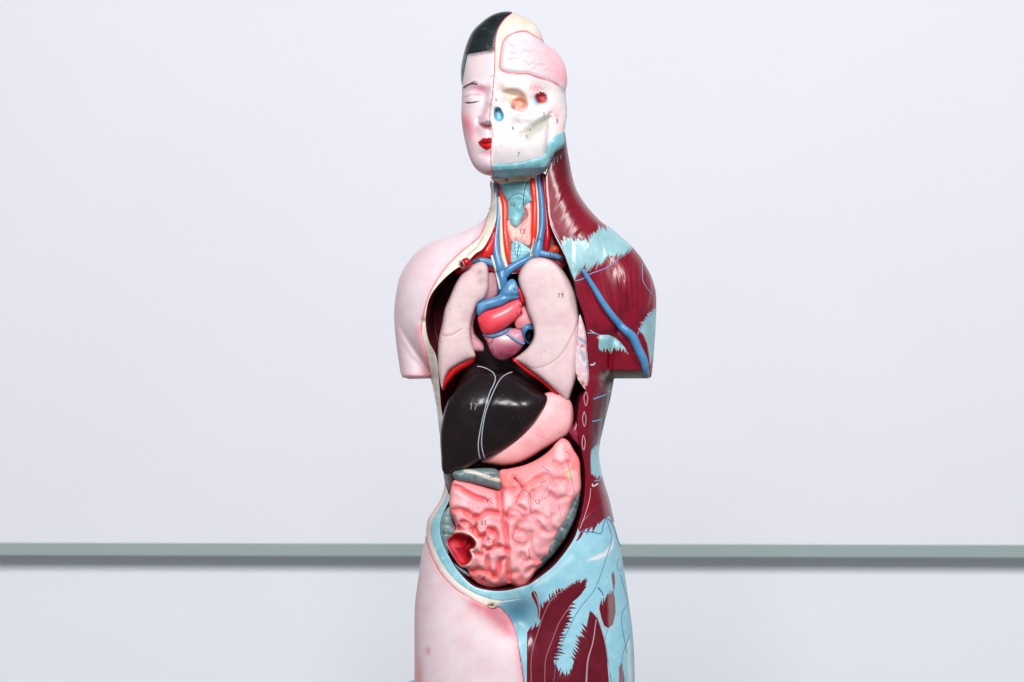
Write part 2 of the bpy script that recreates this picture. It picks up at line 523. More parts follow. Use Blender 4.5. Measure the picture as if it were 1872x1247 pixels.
SIDE_R = A(1116.7,726, 1108.7,758, 1101,790, 1096.7,812, 1095,832, 1098.7,856.5, 1103.7,880, 1113.5,912, 1121,945, 1128,977, 1135.6,1009, 1143,1056, 1149,1097.6, 1154.7,1139, 1159,1189, 1160.6,1247, 1162,1330)

f_torso = np.vstack([A(905,230, 898,290), NECK_L, A(803,437, 773,453, 748,478, 731,508, 724,548, 724,596, 746,640, 776,672, 788.5,692), TORSO_L, A(806,850), HIP_L,
                     A(760,1420, 1162,1420), SIDE_R[::-1], A(1121,690, 1128,640, 1150,604, 1178,566, 1190,530, 1184,496, 1170,471), NECK_R[::-1], A(1020,212, 960,198)])
f_arml = A(858,428, 803.4,437, 772,452, 748,477, 731,506, 723,544, 720.5,573, 723,616.5, 727.7,652.6, 731.5,679, 736,740, 740,800, 798,800, 791,700, 784,640, 790,560, 826,500)
f_armr = A(1058,425, 1119,419, 1156,451, 1171.7,470.5, 1190,504, 1198.6,533, 1199.8,560, 1198.6,600.5, 1196,636.6, 1192.8,672, 1188,740, 1184,800, 1098,800, 1096,700, 1088,640, 1068,570, 1052,500)
_ft = inflate(smooth(f_torso, 6), .74, 2.0, 150); _fl = inflate(smooth(f_arml, 6), 1.15, 2.0); _fr = inflate(smooth(f_armr, 6), .9, 2.0)
_gx, _gy = np.meshgrid(np.arange(710, 1214, 2.0), np.arange(190, 1430, 2.0))
def _clip(F, X, Y):
    a = F(X, Y)
    ok = (X > F.x0) & (X < F.x0 + F.g * (F.a.shape[1] - 2)) & (Y > F.y0) & (Y < F.y0 + F.g * (F.a.shape[0] - 2))
    return np.where(ok, a, 0)
_a, _b = _clip(_ft, _gx, _gy), np.maximum(_clip(_fl, _gx, _gy), _clip(_fr, _gx, _gy))
_h = np.where((_a > 0) & (_b > 0), .5 * (_a + _b + np.sqrt((_a - _b) ** 2 + 576)) - 12 * np.exp(-np.abs(_a - _b) / 16), np.maximum(_a, _b))
_h = blur(_h, _h > 0, 1)
BH = Field(_h, 710, 190, 2.0)

def body_sculpt(X, Y, d=None):
    e = -9 * LG(X, Y, A(777,590, 782,640, 790,690), 6)                       # armpit, skin side
    e = e - 7 * LG(X, Y, A(1086,606, 1094,640, 1100,690), 6)                 # armpit, muscle side
    e = e + 5 * G(X, Y, 1138, 515, 30, 38) + 14 * G(X, Y, 1158, 540, 22, 42) - 8 * G(X, Y, 1098, 525, 20, 40)                                   # deltoid belly
    e = e - 3.5 * LG(X, Y, A(1060,500, 1090,550, 1130,600, 1160,640), 5)
    e = e - 5 * LG(X, Y, A(1094,612, 1116,612, 1140,634, 1158,660, 1176,684), 4)
    e = e + 4 * G(X, Y, 1030, 345, 16, 60, -25)                              # neck muscle
    # the cut ends of the arms fall back to the underside
    e = e - np.where((X > 1096) & (Y > 676) & (Y < 720), (Y - 676) * 1.9, 0) * sm((X - 1092) / 22) * np.where(X < 1123, sm((716 - Y) / 24), 1)
    e = e - np.where((X < 792) & (Y > 686) & (Y < 705), (Y - 686) * 1.2, 0)
    # belly hollows under the rim, groin
    e = e - 30 * G(X, Y, 946, 1130, 26, 28) - 8 * G(X, Y, 975, 1180, 14, 60)
    e = e + 6 * G(X, Y, 1070, 1010, 40, 40) + 8 * G(X, Y, 850, 1190, 55, 70)
    return e
def bodyH(X, Y): return BH(X, Y) + body_sculpt(X, Y) * sm(BH(X, Y) / 18)
def bodyY(X, Y): return -bodyH(X, Y)
def bodyB(X, Y): return .72 * BH(X, Y) + 2

# the opening: edge of the skin on the left, edge of the muscle coat on the right
RIM_IN_L = A(905.8,338, 908,365, 908,390, 905.8,406, 896,432, 881.7,455.6, 870,463, 854,479, 830,494, 806,515.5, 786.6,542, 779.4,568, 778.5,597, 784,624, 797,650, 802,690, 806,742, 811,775)
RIM_OUT_L = A(896.5,329, 897.3,364, 894.8,382, 889.5,404, 878,431, 861,447, 844,460, 815.5,489, 789,530, 776,568, 771.5,604.5, 777,631, 782,655, 787.5,692)
EDGE_R = A(998,318, 998,333, 1000.6,368, 1004,400, 1013,424.6, 1025,447.6, 1034,470.5, 1044.7,500, 1050.5,514, 1056,540, 1067,574, 1072,603, 1074.6,636.6, 1077,672.7, 1076.5,700, 1072,714, 1062,728, 1058.6,750, 1056.6,770, 1058.6,790, 1060.6,810, 1065,832, 1069,855, 1070,880, 1067.5,915.5, 1062,945)
BOWL = A(1059.7,954, 1052,979.6, 1036.6,1005, 1011,1036, 985,1056.6, 964.8,1070, 923.7,1080, 890,1079, 864.7,1071, 839,1046, 821,1018, 807,985, 804,959, 809,941, 823,908, 826,877)
PEL_OUT = A(815,885, 807,910, 794,931, 783,948, 779.7,962, 779.7,980, 788.5,1012, 804.7,1044.7, 828,1071, 857.6,1091.8, 887,1107, 904.7,1111)

# ---- cavity behind the organs
cav = smooth(np.vstack([RIM_IN_L[5:], A(812,830, 814,868), A(826,877), BOWL[::-1][1:], EDGE_R[6:][::-1], A(985,490, 940,500, 900,494)]), 4)
relief('cavity', cav, lambda X, Y: bodyY(X, Y) + 3 + 55 * sm((520 - Y) / 25) * sm((X - 862) / 20) * sm((1030 - X) / 20), paint((104, 10, 34), ('noise', 30, 3, (70, 6, 22), .4, .7, .7), ('blob', 930, 655, 70, 22, 0, (14, 10, 14), 1)),  # near-black blob paints in the shadow between the lungs
       MDARK, T, g=2.5, sculpt=lambda X, Y, d: -118 * sm(d / 16) ** .7 - 6, back=160, share=False)

# ---- skin half: neck, shoulder and arm
skin_up = np.vstack([smooth(np.vstack([NECK_L, SHO_L[:-3]]), 3, False), SHO_L[-3:], smooth(RIM_OUT_L[::-1], 3, False)])
skinpaint = paint(SKIN, ('edge', 0.1, SKIN, 0),
    ('glow', RIM_OUT_L, 5, PINK, .3), ('line', smooth(RIM_OUT_L, 4, False), 1.6, (214, 70, 96), .85),
    ('glow', A(770,604, 776,640, 786,690), 9, (222, 110, 130), .55), ('glow', A(735,690, 760,693, 788,692), 7, (220, 130, 145), .6),
    ('glow', A(722,540, 722,600, 733,690), 6, (226, 180, 190), .5),
    ('noise', 60, 11, (228, 190, 200), .45, .75, .5), ('noise', 9, 5, (236, 200, 206), .55, .8, .25))
relief('skin', skin_up, bodyY, skinpaint, MSKIN, T, g=2.0, share=False, backfn=bodyB, sculpt=lambda X, Y, d: .8 * sm(d / 3))

# cream cut edge of the skin coat, neck to waist
rimpoly = np.vstack([smooth(RIM_OUT_L, 3, False), TORSO_L, A(807,815, 812,812), smooth(RIM_IN_L[::-1], 3, False)])
rimp = paint(CREAM, ('noise', 22, 8, (205, 196, 180), .45, .75, .6), ('noise', 8, 4, (238, 232, 224), .5, .75, .6),
             ('line', A(854,468, 872,452, 884,432), 1.2, (150, 132, 120), .6), ('blob', 884, 380, 6, 40, 0, (196, 166, 148), .35))
relief('cut_edge', rimpoly, lambda X, Y: bodyY(X, Y) + 1.5, rimp, MBONE, T, g=1.5, share=False, backfn=bodyB,
       sculpt=lambda X, Y, d: .6 * sm(d / 3) - .3 * fbm(X, Y, 10, 2))

# ---- muscle half: neck to hip
hipjag = jag(A(1117,940, 1093,962, 1076,967, 1060,969), 9, 7, 4, (-.35, 1))
mus = np.vstack([smooth(NECK_R, 3, False), smooth(SHO_R[:-3], 3, False), SHO_R[-3:], smooth(SIDE_R[:10], 3, False), A(1121,945, 1123,954, 1055,978, 1058,956), smooth(EDGE_R[::-1], 3, False), A(1001,308, 1011,285, 1020,262)])
CLAV = np.vstack([A(1025.5,448), jag(A(1026,448, 1044.7,439, 1060.5,443, 1076,440, 1083.5,431, 1100,424, 1112,416), 13, 6.5, 21, (-.25, -1), .3), A(1122,418, 1140,433, 1160,450),
                  A(1157,452), jag(A(1157,452, 1142,461, 1128,462, 1114,466, 1104,476, 1090,481, 1077,486, 1066,488, 1056,499), 19, 7.5, 9, (-.55, 1), .3), A(1050,514, 1044.7,500, 1036,478)])
LATT = np.vstack([A(1199,562), jag(A(1197,566, 1186,578, 1177,594, 1170,606), 7, 6, 3, (-.8, -.6)), A(1176,612, 1183,628, 1187,652, 1188.5,668, 1193,655, 1199,620, 1203,590)])
SIDT = np.vstack([A(1096.5,812, 1088,816, 1081,823, 1079.6,840), A(1081,868), jag(A(1082.7,866, 1092,868, 1101,872), 8, 6, 13, (.1, 1)), A(1106,876, 1101,856, 1097,832)])
fib = lambda X, Y: np.arctan2(X - 1168, 760 - Y)
def mus_sculpt(X, Y, d):
    t = fib(X, Y)
    s = 2.6 * (vnoise(t * 60, Y / 90, 1, 3) - .5) * G(X, Y, 1135, 525, 40, 48)
    s = s + 1.6 * (vnoise((X * .9 - Y * .35) / 5, (X * .35 + Y * .9) / 60, 1, 4) - .5) * G(X, Y, 1070, 545, 10, 44, -20)
    s = s + .9 * (vnoise((X * .86 + Y * .5) / 5, (X * .5 - Y * .86) / 70, 1, 6) - .5) * G(X, Y, 1040, 380, 26, 60, -28)
    s = s + 1.1 * sm((sdf(X, Y, CLAV)[0] + .5) / 1.5)
    return s + .7 * sm(d / 3)
mpaint = paint(MAR, ('noise', 28, 6, (134, 12, 42), .4, .7, .6), ('blob', 1028, 300, 14, 30, 0, (78, 8, 26), .8), ('blob', 1075, 400, 26, 22, 30, (138, 18, 44), .5),
    ('fn', lambda X, Y, d: sm((vnoise(fib(X, Y) * 130, Y / 60, 1, 2) - .55) / .3) * G(X, Y, 1130, 520, 45, 50) * .5, (150, 40, 66)),
    ('poly', A(1098,690, 1122,694, 1124,700, 1099,800, 1096,815, 1082,822, 1078,790, 1086,730), 6, (96, 58, 68), .8),  # this and the next polygon paint a grey sheen onto the flank
    ('poly', A(1112,692, 1126,690, 1120,724, 1104,790, 1094,830, 1090,830, 1096,790, 1106,740), 3, (120, 128, 128), .8),
    ('poly', A(1105,680, 1192,682, 1196,700, 1105,700), 3, (104, 92, 92), .9), ('blob', 1150, 690, 26, 4, 0, (190, 186, 182), .6),
    ('poly', A(1096,884, 1120,884, 1125,950, 1108,950), 5, (126, 84, 92), .75),
    ('poly', CLAV, .9, TEAL, 1), ('poly', LATT, .9, TEAL, 1), ('poly', SIDT, .9, (146, 196, 208), 1))
relief('muscle', mus, bodyY, mpaint, MMUS, T, g=1.5, share=False, backfn=bodyB, sculpt=mus_sculpt)

# ---- pelvic rim: cream outer band and blue inner band
pel_mid = A(819,900, 812,918, 800,936, 791,951, 788,966, 789,984, 799,1012, 815,1041, 838,1066, 866,1084, 895,1095, 920,1099)
def lat(*a): return np.vstack(a)
thighline = A(904.7,1111, 910.6,1108, 931,1127, 943,1153.5, 950,1189, 956,1227, 959,1247, 962,1330)
# skin of the hip and thigh
hs = np.vstack([smooth(HIP_L[3:], 3, False), A(860,1330), smooth(thighline[::-1], 3, False), smooth(PEL_OUT[3:-1][::-1], 3, False)])
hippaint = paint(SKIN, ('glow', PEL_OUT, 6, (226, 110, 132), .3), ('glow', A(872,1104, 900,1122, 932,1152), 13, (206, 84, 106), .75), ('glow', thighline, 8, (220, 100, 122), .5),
    ('line', smooth(PEL_OUT, 4, False), 1.7, (196, 44, 70), .95), ('line', smooth(thighline, 4, False), 2.0, (150, 24, 46), .95),
    ('glow', A(762,1060, 758,1140, 762,1247), 6, (220, 150, 160), .6), ('noise', 46, 15, (228, 186, 194), .45, .75, .35), ('noise', 10, 25, (236, 196, 202), .5, .8, .3),
    ('blob', 783, 1190, 3, 5, 0, (214, 120, 130), .7), ('blob', 766, 1235, 6, 22, 0, (214, 130, 135), .6))
relief('skin', hs, bodyY, hippaint, MSKIN, T, g=2.0, share=False, backfn=bodyB, sculpt=lambda X, Y, d: 1.0 * sm(d / 4))
# waist: the thin dark lining seen between liver and hip
waist = A(812,862, 829,862, 827,885, 822,906, 812,920, 801,938, 796,936, 806,912, 813,888)
relief('lining', smooth(waist, 3), lambda X, Y: bodyY(X, Y) + 4, paint((58, 10, 24), ('noise', 12, 2, (90, 22, 40), .4, .7, .6)), MMUS, T, g=1.5, share=False, back=10)
pr = np.vstack([smooth(PEL_OUT, 3, False), smooth(pel_mid[::-1], 3, False)])
relief('cut_edge', pr, lambda X, Y: bodyY(X, Y) + .5, paint((230, 222, 212), ('noise', 16, 3, (206, 196, 184), .5, .75, .6), ('edge', 1.2, (214, 130, 140), .5)), MBONE, T, g=1.5, share=False, back=30,
       sculpt=lambda X, Y, d: .8 * sm(d / 3))
bowl_l = BOWL[::-1]
bi = bowl_l[(bowl_l[:, 0] < 985)]
pb = np.vstack([smooth(pel_mid, 3, False), A(960,1094, 985,1062), smooth(bi[1:][::-1], 3, False)])
relief('pelvic_lip', pb, lambda X, Y: bodyY(X, Y) + 1.0, paint((150, 205, 218), ('noise', 16, 7, (110, 180, 200), .45, .7, .6), ('noise', 6, 17, (200, 226, 232), .55, .8, .5)), MTEND, T, g=1.5, share=False, back=40,
       sculpt=lambda X, Y, d: .8 * sm(d / 3))

# ---- tendon sheet of pelvis and thigh
ts = np.vstack([A(904,1110, 915,1102, 960,1094, 985,1060), smooth(BOWL[:5][::-1], 3, False), A(1058,957, 1060,969), A(1093,952, 1116,938), smooth(SIDE_R[9:], 3, False), A(1060,1330), smooth(thighline[::-1], 3, False)])
tpaint = paint((146, 199, 216), ('noise', 40, 9, (134, 192, 212), .45, .7, .7), ('noise', 12, 19, (168, 212, 224), .5, .75, .4),
               ('blob', 945, 1125, 24, 26, 0, (62, 122, 146), .9), ('edge', 2.0, (110, 160, 180), .35),  # dark blob paints the belly's shade into the groin
               ('poly', A(1071,1025.6, 1104.7,1009, 1116.5,995, 1121,983, 1122,1000, 1113,1014, 1092,1023), 2, (222, 226, 226), .95),
               ('poly', A(1146,1174, 1152,1168, 1156,1247, 1158,1330, 1146,1330, 1148,1247), 2, (206, 214, 216), .8),
               ('poly', A(1010,1046, 1046,1012, 1050,1020, 1000,1062, 960,1080), 4, (186, 222, 230), .6))  # pale strip is a painted highlight along the rim edge
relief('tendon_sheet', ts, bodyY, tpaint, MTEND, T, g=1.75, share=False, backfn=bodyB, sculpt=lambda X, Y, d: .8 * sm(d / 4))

# maroon muscles lying in the sheet
def muscle(outline, seed, col=MAR, H=1.6, R=7, extra=(), g=1.25, parent=T, name='muscle'):
    return relief(name, outline, 'surf', paint(col, ('noise', 24, seed, tuple(min(255, c + 14) for c in col), .4, .7, .6), *extra), MMUS, parent, g=g, prof=(H, R), back=4)
L2 = np.vstack([jag(A(1060,966, 1076,965, 1093,958, 1117,934), 17, 6, 4, (-.35, 1), .15), A(1112,910, 1090,925, 1064,952)])
muscle(L2, 2, (112, 22, 42), 1.0, 4, (('poly', A(1098,900, 1122,900, 1122,960, 1108,960), 5, (140, 80, 92), .8),))
muscle(smooth(A(1062,970, 1067,968, 1064,980, 1053,991), 3), 3, H=.8, R=3)
P1 = np.vstack([A(963.5,1330, 962.5,1250, 963.5,1150), jag(A(964,1156, 976,1150, 987,1142), 13, 5, 5, (.12, -1)), A(988,1126), jag(A(988,1114, 1000,1102, 1014,1089, 1030,1077), 14, 5.5, 6, (-.3, -1)),
                A(1046,1066), jag(A(1049,1066, 1060,1064, 1070,1068, 1066,1080, 1058,1092), 19, 6, 7, (.7, -.8)), A(1049,1099),
                jag(A(1046,1102, 1038,1124, 1030,1150, 1022,1172, 1018,1192, 1013,1210), 15, 6.5, 8, (1, .1), .2), jag(A(1014,1216, 1022,1232, 1036,1236, 1046,1222), 14, 5, 10, (.2, -1)),
                jag(A(1049,1208, 1058,1185, 1064,1164, 1072,1146), 15, 6, 11, (-.75, -.65)), A(1078,1116, 1084,1120, 1092,1130, 1104.7,1165, 1110,1205, 1113.5,1247, 1118,1330)])
muscle(P1, 5, (98, 10, 30), 2.2, 9)
P3 = np.vstack([A(1099,1130, 1095,1112, 1096,1104), jag(A(1097,1104, 1104,1098, 1112,1090, 1121,1080), 17, 4.5, 12, (0, -1)), A(1125,1096, 1125.5,1121, 1121,1142, 1112,1149, 1104,1144)])
muscle(P3, 7, (104, 12, 32), 1.2, 5, (('poly', A(1111,1070, 1130,1070, 1130,1150, 1113,1152), 3, (134, 104, 110), .95),))
P4 = np.vstack([jag(A(1117,1052, 1120,1046, 1124,1052), 16, 4, 14, (0, -1)), A(1125,1064, 1123.5,1080, 1122,1084, 1119.5,1070)])
muscle(P4, 8, (132, 96, 104), .8, 3)
muscle(np.vstack([A(1131,1330, 1131,1240), jag(A(1131,1226, 1135,1214, 1140,1226), 10, 4, 15, (0, -1)), A(1142,1240, 1143,1330)]), 9, (132, 96, 104), .8, 3)
muscle(smooth(A(971,1085, 975,1080, 979,1081, 984,1097, 987.5,1112, 988,1133, 984,1130, 982,1112, 974,1094), 3), 10, (112, 16, 38), 1.6, 4)
# pale lines and thin blue nerves painted over the thigh
strokes('fascia_line', [(A(1046,1068, 1007.6,1097.6, 984,1153.5, 972,1197.6, 971,1247, 971,1300), 1.8), (A(1046,1103.5, 1022,1139, 1010.6,1168, 998,1203.5, 996,1247, 996,1300), 1.8),
    (A(1090,1132, 1084,1174, 1075,1206.5, 1072,1247, 1071,1300), 2, 4.6, (176, 150, 160)), (A(1090,1122, 1100,1150, 1110,1190, 1115,1247, 1118,1300), 2.4, 2.4, (170, 172, 178)),
    (A(976,1082, 983,1100, 986,1115, 985,1134), 1.6, 1.6, (206, 180, 186)), (A(1094,1112, 1099,1138, 1108,1150, 1116,1151, 1123,1143), 2, 2, (190, 186, 190))], (176, 108, 122), MTEND, T, .8)
NB = (64, 108, 150)
strokes('nerve', [(A(1059,972, 1085,973, 1098,975, 1104,956, 1109,948, 1119,958, 1125,972, 1128,984, 1134,998), 2.2), (A(1109,950, 1118,983, 1108,1021, 1087,1077, 1058,1115, 1037,1156, 1019,1198, 1012,1247), 1.5),
    (A(1134,1050, 1141,1076, 1147.5,1103, 1140,1115, 1135.5,1130, 1138,1150, 1143,1177, 1147,1195), 1.3), (A(1131,1020, 1128,1030, 1130,1042, 1135,1044, 1136,1036), 1.3),
    (A(1152,1160, 1144,1180, 1138,1200, 1137,1240), 1.2), (A(1093,1074, 1099,1081, 1104,1090), 3.4, 2), (A(1112,1148, 1107,1165, 1109,1195, 1118,1247), 1.3)], NB, MI, T, .6)

# ---- shoulder details
tube('vein', A(1066,494.6, 1084,523.5, 1108,562, 1135,596, 1156.5,616, 1166,636.6, 1177,661, 1180.5,681), [4, 5, 6, 7, 8, 8, 7.5, 5.5], (78, 140, 190), MGLOSS, T, sink=.75)
strokes('nerve', [(A(1050.5,514, 1065,510, 1079.4,501, 1108,490, 1125,478, 1139.6,466, 1155,451), 2.6, 1.6), (A(1174.5,478, 1174.5,495, 1175.7,514, 1184,528, 1192.5,540), 2, 1.2),
                  (A(1197,566, 1188,577, 1177,588, 1170,602, 1165,613), 2.2)], (120, 140, 190), MI, T, .7)
SUBP = np.vstack([A(1095,612, 1113,612, 1124,617, 1134,625, 1143,636, 1150,649), jag(A(1149,645, 1140,638, 1129,635, 1117,634, 1105,636, 1096,641), 13, 6, 31, (.1, 1), .15), A(1093.5,634)])
relief('tendon', SUBP, 'surf', paint(TEAL, ('noise', 14, 3, (130, 190, 204), .5, .75, .5)), MTEND, T, g=1.25, prof=(1.0, 3), back=4)
strokes('tendon', [(A(1074,609, 1084,609, 1095,612), 3), (A(1078,603, 1084,607, 1090,611), 2.2, 1.5, (206, 216, 220)), (A(1079,667, 1085,667, 1088,663), 4, 3, (190, 200, 210)),
                   (A(1084.7,730, 1096,726, 1110,721), 3), (A(1082.6,771, 1092,769, 1102,766), 3), (A(1094,884, 1084,889, 1083,884), 3.5, 2.5, (200, 214, 222)), (A(1086,880, 1096,878, 1102,876), 2.4),
                   (A(1081,824, 1088,816, 1095,806, 1100,790), 2)], (96, 158, 186), MTEND, T, .8)
strokes('cut_mark', [(A(1071,714, 1067.5,728, 1071,742, 1074.5,728, 1071,714), 1.5), (A(1068,752, 1065,766, 1068.5,780, 1071.5,766, 1068,752), 1.5), (A(1066.5,795, 1064,810, 1067,823, 1070,808, 1066.5,795), 1.5),
                     (A(1074.5,668, 1077,690, 1072,712), 1.4), (A(1060.5,966, 1070,940, 1078,912, 1080,892), 1.4)], (206, 170, 180), MTEND, T, .7)
# inner face of the chest wall seen beside the lung
cw = smooth(A(1060,575, 1066,590, 1071,610, 1073.5,640, 1076,672, 1076,700, 1071,712, 1062,702, 1055,690, 1052,668, 1056,620), 3)
wallp = relief('chest_wall', cw, lambda X, Y: bodyY(X, Y) + 7, paint((222, 190, 200), ('poly', A(1056,624, 1074,636, 1074,645, 1056,630), 1.5, (190, 24, 44), 1), ('poly', A(1056,614, 1072,624, 1074,632, 1056,620), 2, (130, 160, 190), .9),
       ('poly', A(1056,634, 1066,642, 1074,662, 1074,680, 1064,654), 2, (150, 170, 196), .8), ('poly', A(1048,678, 1060,690, 1074,706, 1076,690, 1080,720, 1050,720), 2, (180, 22, 40), 1),
       ('blob', 1061, 700, 3, 7, 0, (214, 190, 150), .9), ('noise', 8, 5, (240, 226, 230), .5, .7, .7)), MLUNG, T, g=1.25, share=False, back=12, sculpt=lambda X, Y, d: 1.5 * sm(d / 4))
sp = smooth(A(1040,790, 1048,778, 1055,768, 1059,780, 1060,800, 1060.5,816, 1053,810, 1046,802), 3)
relief('spleen', sp, -52, paint((150, 40, 72), ('noise', 10, 4, (190, 80, 104), .5, .75, .6)), MGLOSS, T, g=1.5, field=inflate(sp, .9, 1.5))
strokes('painted_number', [(st * np.array([7, 7]) + np.array([1039, 413]), 1.0) for st in DIG['3']], (206, 160, 170), MI, T, .4)
# ------------------------------------------------------------------ head
HL = A(1037,150, 1034,167, 1036.7,200, 1035,222, 1032,240, 1034,252, 1033,264, 1011,285, 1002,306.4, 990,317, 951,322, 919,325, 894.7,321.5, 880.6,317, 868,306.4, 858.5,288.8, 851.5,264, 846,237.6, 843.5,214.7, 843.9,188, 844.4,165,
       842.5,130, 847.5,99.6, 855,75, 865,56, 879,42, 896.6,29, 914,22.4, 930,21, 943,24, 954,29, 967,34.6, 980,46, 989,60.6, 995.5,78.7, 1012,89.5, 1026.5,107, 1035,128.5)
HO = smooth(HL, 2.5)
HF = inflate(HO, .84, 1.5, 105)
def part_of(poly, pts_a, pts_b):
    """stretch of the head outline from the point nearest a to the point nearest b, in outline order"""
    i = np.argmin(np.hypot(*(poly - np.array(pts_a)).T)); j = np.argmin(np.hypot(*(poly - np.array(pts_b)).T))
    return poly[i:j + 1] if i <= j else np.vstack([poly[i:], poly[:j + 1]])
SEAM = A(935.6,24.5, 925.5,32, 917,42, 909.6,56, 906,72, 905,94, 904,130, 901.5,155, 899,180, 896.5,200, 895.5,218, 899,228, 901,245, 899,262, 897.5,285, 899,305, 901.7,324)
SEAMS = smooth(SEAM, 2.5, False)
ORB = smooth(A(916,168, 930,162.6, 951,166, 963.5,179, 966,191.7, 956.4,202, 944,200.6, 933.5,191.7, 924.7,181), 2)
ORBI = smooth(A(934,184, 942,179, 952,178, 961,184, 964,192, 956,200, 945,199, 937,193), 2)
NAS = smooth(A(902.6,204, 906,196.7, 914,196.7, 918,203, 921,211, 919,220, 912,222.6, 904,217), 2)
TMP = smooth(A(977,178, 981,171, 985,170, 987,167, 991,169, 995,168.5, 997,172, 1000.5,172, 1000,177, 1002.5,180, 1000,184, 1001,187, 996,188, 993,191, 989,189.5, 984,190, 980,186), 1.5)
CHK = smooth(A(951,243, 957,252, 966,256, 973,247, 986,239, 999,229, 1008,214, 995,215, 976,227, 961,236), 2)
def headbase(X, Y): return -22 - 46 * sm((Y - 150) / 165)
def skullfeat(X, Y):
    e = -13 * sm((sdf(X, Y, ORB)[0] + 2) / 15) - 7 * sm(sdf(X, Y, ORBI)[0] / 8)
    e = e - 16 * sm((sdf(X, Y, NAS)[0] + .5) / 6) - 12 * sm((sdf(X, Y, TMP)[0] + .5) / 8) - 4.5 * sm((sdf(X, Y, CHK)[0] + 5) / 12)
    e = e + 5 * LG(X, Y, A(925,158, 950,158, 970,172), 6) + 6 * LG(X, Y, A(950,214, 975,216, 1002,205), 7)
    e = e - 9 * G(X, Y, 990, 174, 16, 13) - 6 * LG(X, Y, A(1007,208, 1005,236, 1003,260, 1000,280), 3.5) - 5 * G(X, Y, 925, 225, 10, 10) + 3 * LG(X, Y, A(905,262, 930,264, 952,262), 12)
    e = e + 4 * LG(X, Y, A(903,180, 906,192), 4)
    # teeth: faint rows
    t = 1.0 * np.exp(-.5 * ((Y - 254) / 8) ** 2) * (np.abs(np.sin((X - 903) * pi / 9.5)) ** .5 - .6) * sm((952 - X) / 8) - 1.3 * LG(X, Y, A(904,258, 930,259, 950,256), 1.2) * 1.0
    t = t + 1.0 * np.exp(-.5 * ((Y - 265) / 6) ** 2) * (np.abs(np.sin((X - 905) * pi / 9)) ** .5 - .6) * sm((950 - X) / 8)
    return e + t + 1.2 * (fbm(X, Y, 22, 4) - .5)
EYE = A(848,187.5, 855,189, 861,188.6, 870,187, 878.8,183.8)
LIP = smooth(A(874.4,261, 879,256, 884,252, 889,253, 894,251.7, 899,254, 899.5,261, 898,268, 894,273, 889,274, 881,269.5), 1.5)
def facefeat(X, Y):
    e = -6 * G(X, Y, 876, 168, 12, 8) - 5 * G(X, Y, 886, 180, 5, 12)              # socket
    e = e + 5 * G(X, Y, 862, 181, 12, 8) - 1.5 * LG(X, Y, EYE, 1.4)               # lid
    nose = LG(X, Y, A(902,160, 898,185), 6) * 6 + LG(X, Y, A(898,190, 893,214), 7.5) * 15 + G(X, Y, 893, 221, 7, 6) * 15 + G(X, Y, 882, 224, 4.5, 4) * 7 - 4 * LG(X, Y, A(874,218, 874,228, 878,233), 3)
    e = e + nose * sm((232 - Y) / 8)
    e = e + 3 * LG(X, Y, A(850,158, 865,153, 882,155), 5)
    e = e + 6 * G(X, Y, 858, 225, 14, 18) - 4 * G(X, Y, 874, 245, 6, 9)
    dl = sdf(X, Y, LIP)[0]
    e = e + 5.5 * sm((dl + 2) / 8) - 2.2 * LG(X, Y, A(875,261, 886,262, 899,260.5), 1.3) - 3 * G(X, Y, 889, 281, 9, 4) + 7 * G(X, Y, 891, 303, 14, 11) - 1.5 * G(X, Y, 894, 243, 2.5, 6)
    return e
# face (skin half of the head)
face = np.vstack([SEAMS[np.argmin(np.hypot(*(SEAMS - [905, 86.6]).T)):], part_of(HO, (901.7, 324), (845, 163)), smooth(A(849,130, 853,110, 855.5,99.6, 866,97, 879,95, 893,92, 905,86.6), 2, False)[:-1]])
def nostril(X, Y, d): return sm((sdf(X, Y, smooth(A(877,227, 884,225, 890,228, 897,227, 899,237, 893,238, 884,235), 2))[0] + 1.5) / 3) * .85
facep = paint((232, 211, 218), ('blob', 848, 228, 9, 17, -10, (222, 70, 98), .68), ('blob', 856, 238, 12, 20, -20, (228, 120, 140), .55), ('blob', 880, 165, 7, 7, 0, (214, 110, 130), .65), ('blob', 868, 160, 12, 4, 0, (226, 150, 166), .5),
    ('fn', nostril, (200, 104, 116)), ('glow', A(850,177, 862,172.5, 876,173), 1.3, (206, 130, 146), .6), ('glow', A(880,228, 881,216, 887,200), 2.5, (224, 150, 165), .5),  # pink lid line paints in the shading of the crease
    ('poly', LIP, .9, (194, 2, 6), 1), ('fn', lambda X, Y, d: sm((sdf(X, Y, LIP)[0]) / 1.5) * sm((262 - Y) / 2), (168, 4, 18)),
    ('line', A(874,260.5, 880,262, 889,262.5, 899,260), .9, (120, 8, 18), .8), ('blob', 888, 281, 8, 3.5, 0, (214, 110, 126), .65), ('glow', A(866,304, 882,317, 900,322), 4, (212, 110, 122), .6),
    ('blob', 893, 316, 8, 3, -20, (206, 44, 54), .8), ('glow', A(846,240, 853,268, 866,302), 3, (222, 140, 150), .5),
    ('fn', lambda X, Y, d: sm((104 + 4 * (fbm(X, Y, 3, 3) - .5) - Y - (X - 880) * .13) / 9) * .85, (40, 34, 42)), ('noise', 30, 2, (232, 200, 210), .5, .8, .3))
F = relief('face', face, lambda X, Y: headbase(X, Y), facep, MSKIN, T, g=1.25, share=False, field=HF, back=26, sculpt=lambda X, Y, d: facefeat(X, Y) * sm(HF(X, Y) / 12) + 1.2 * sm(d / 3))
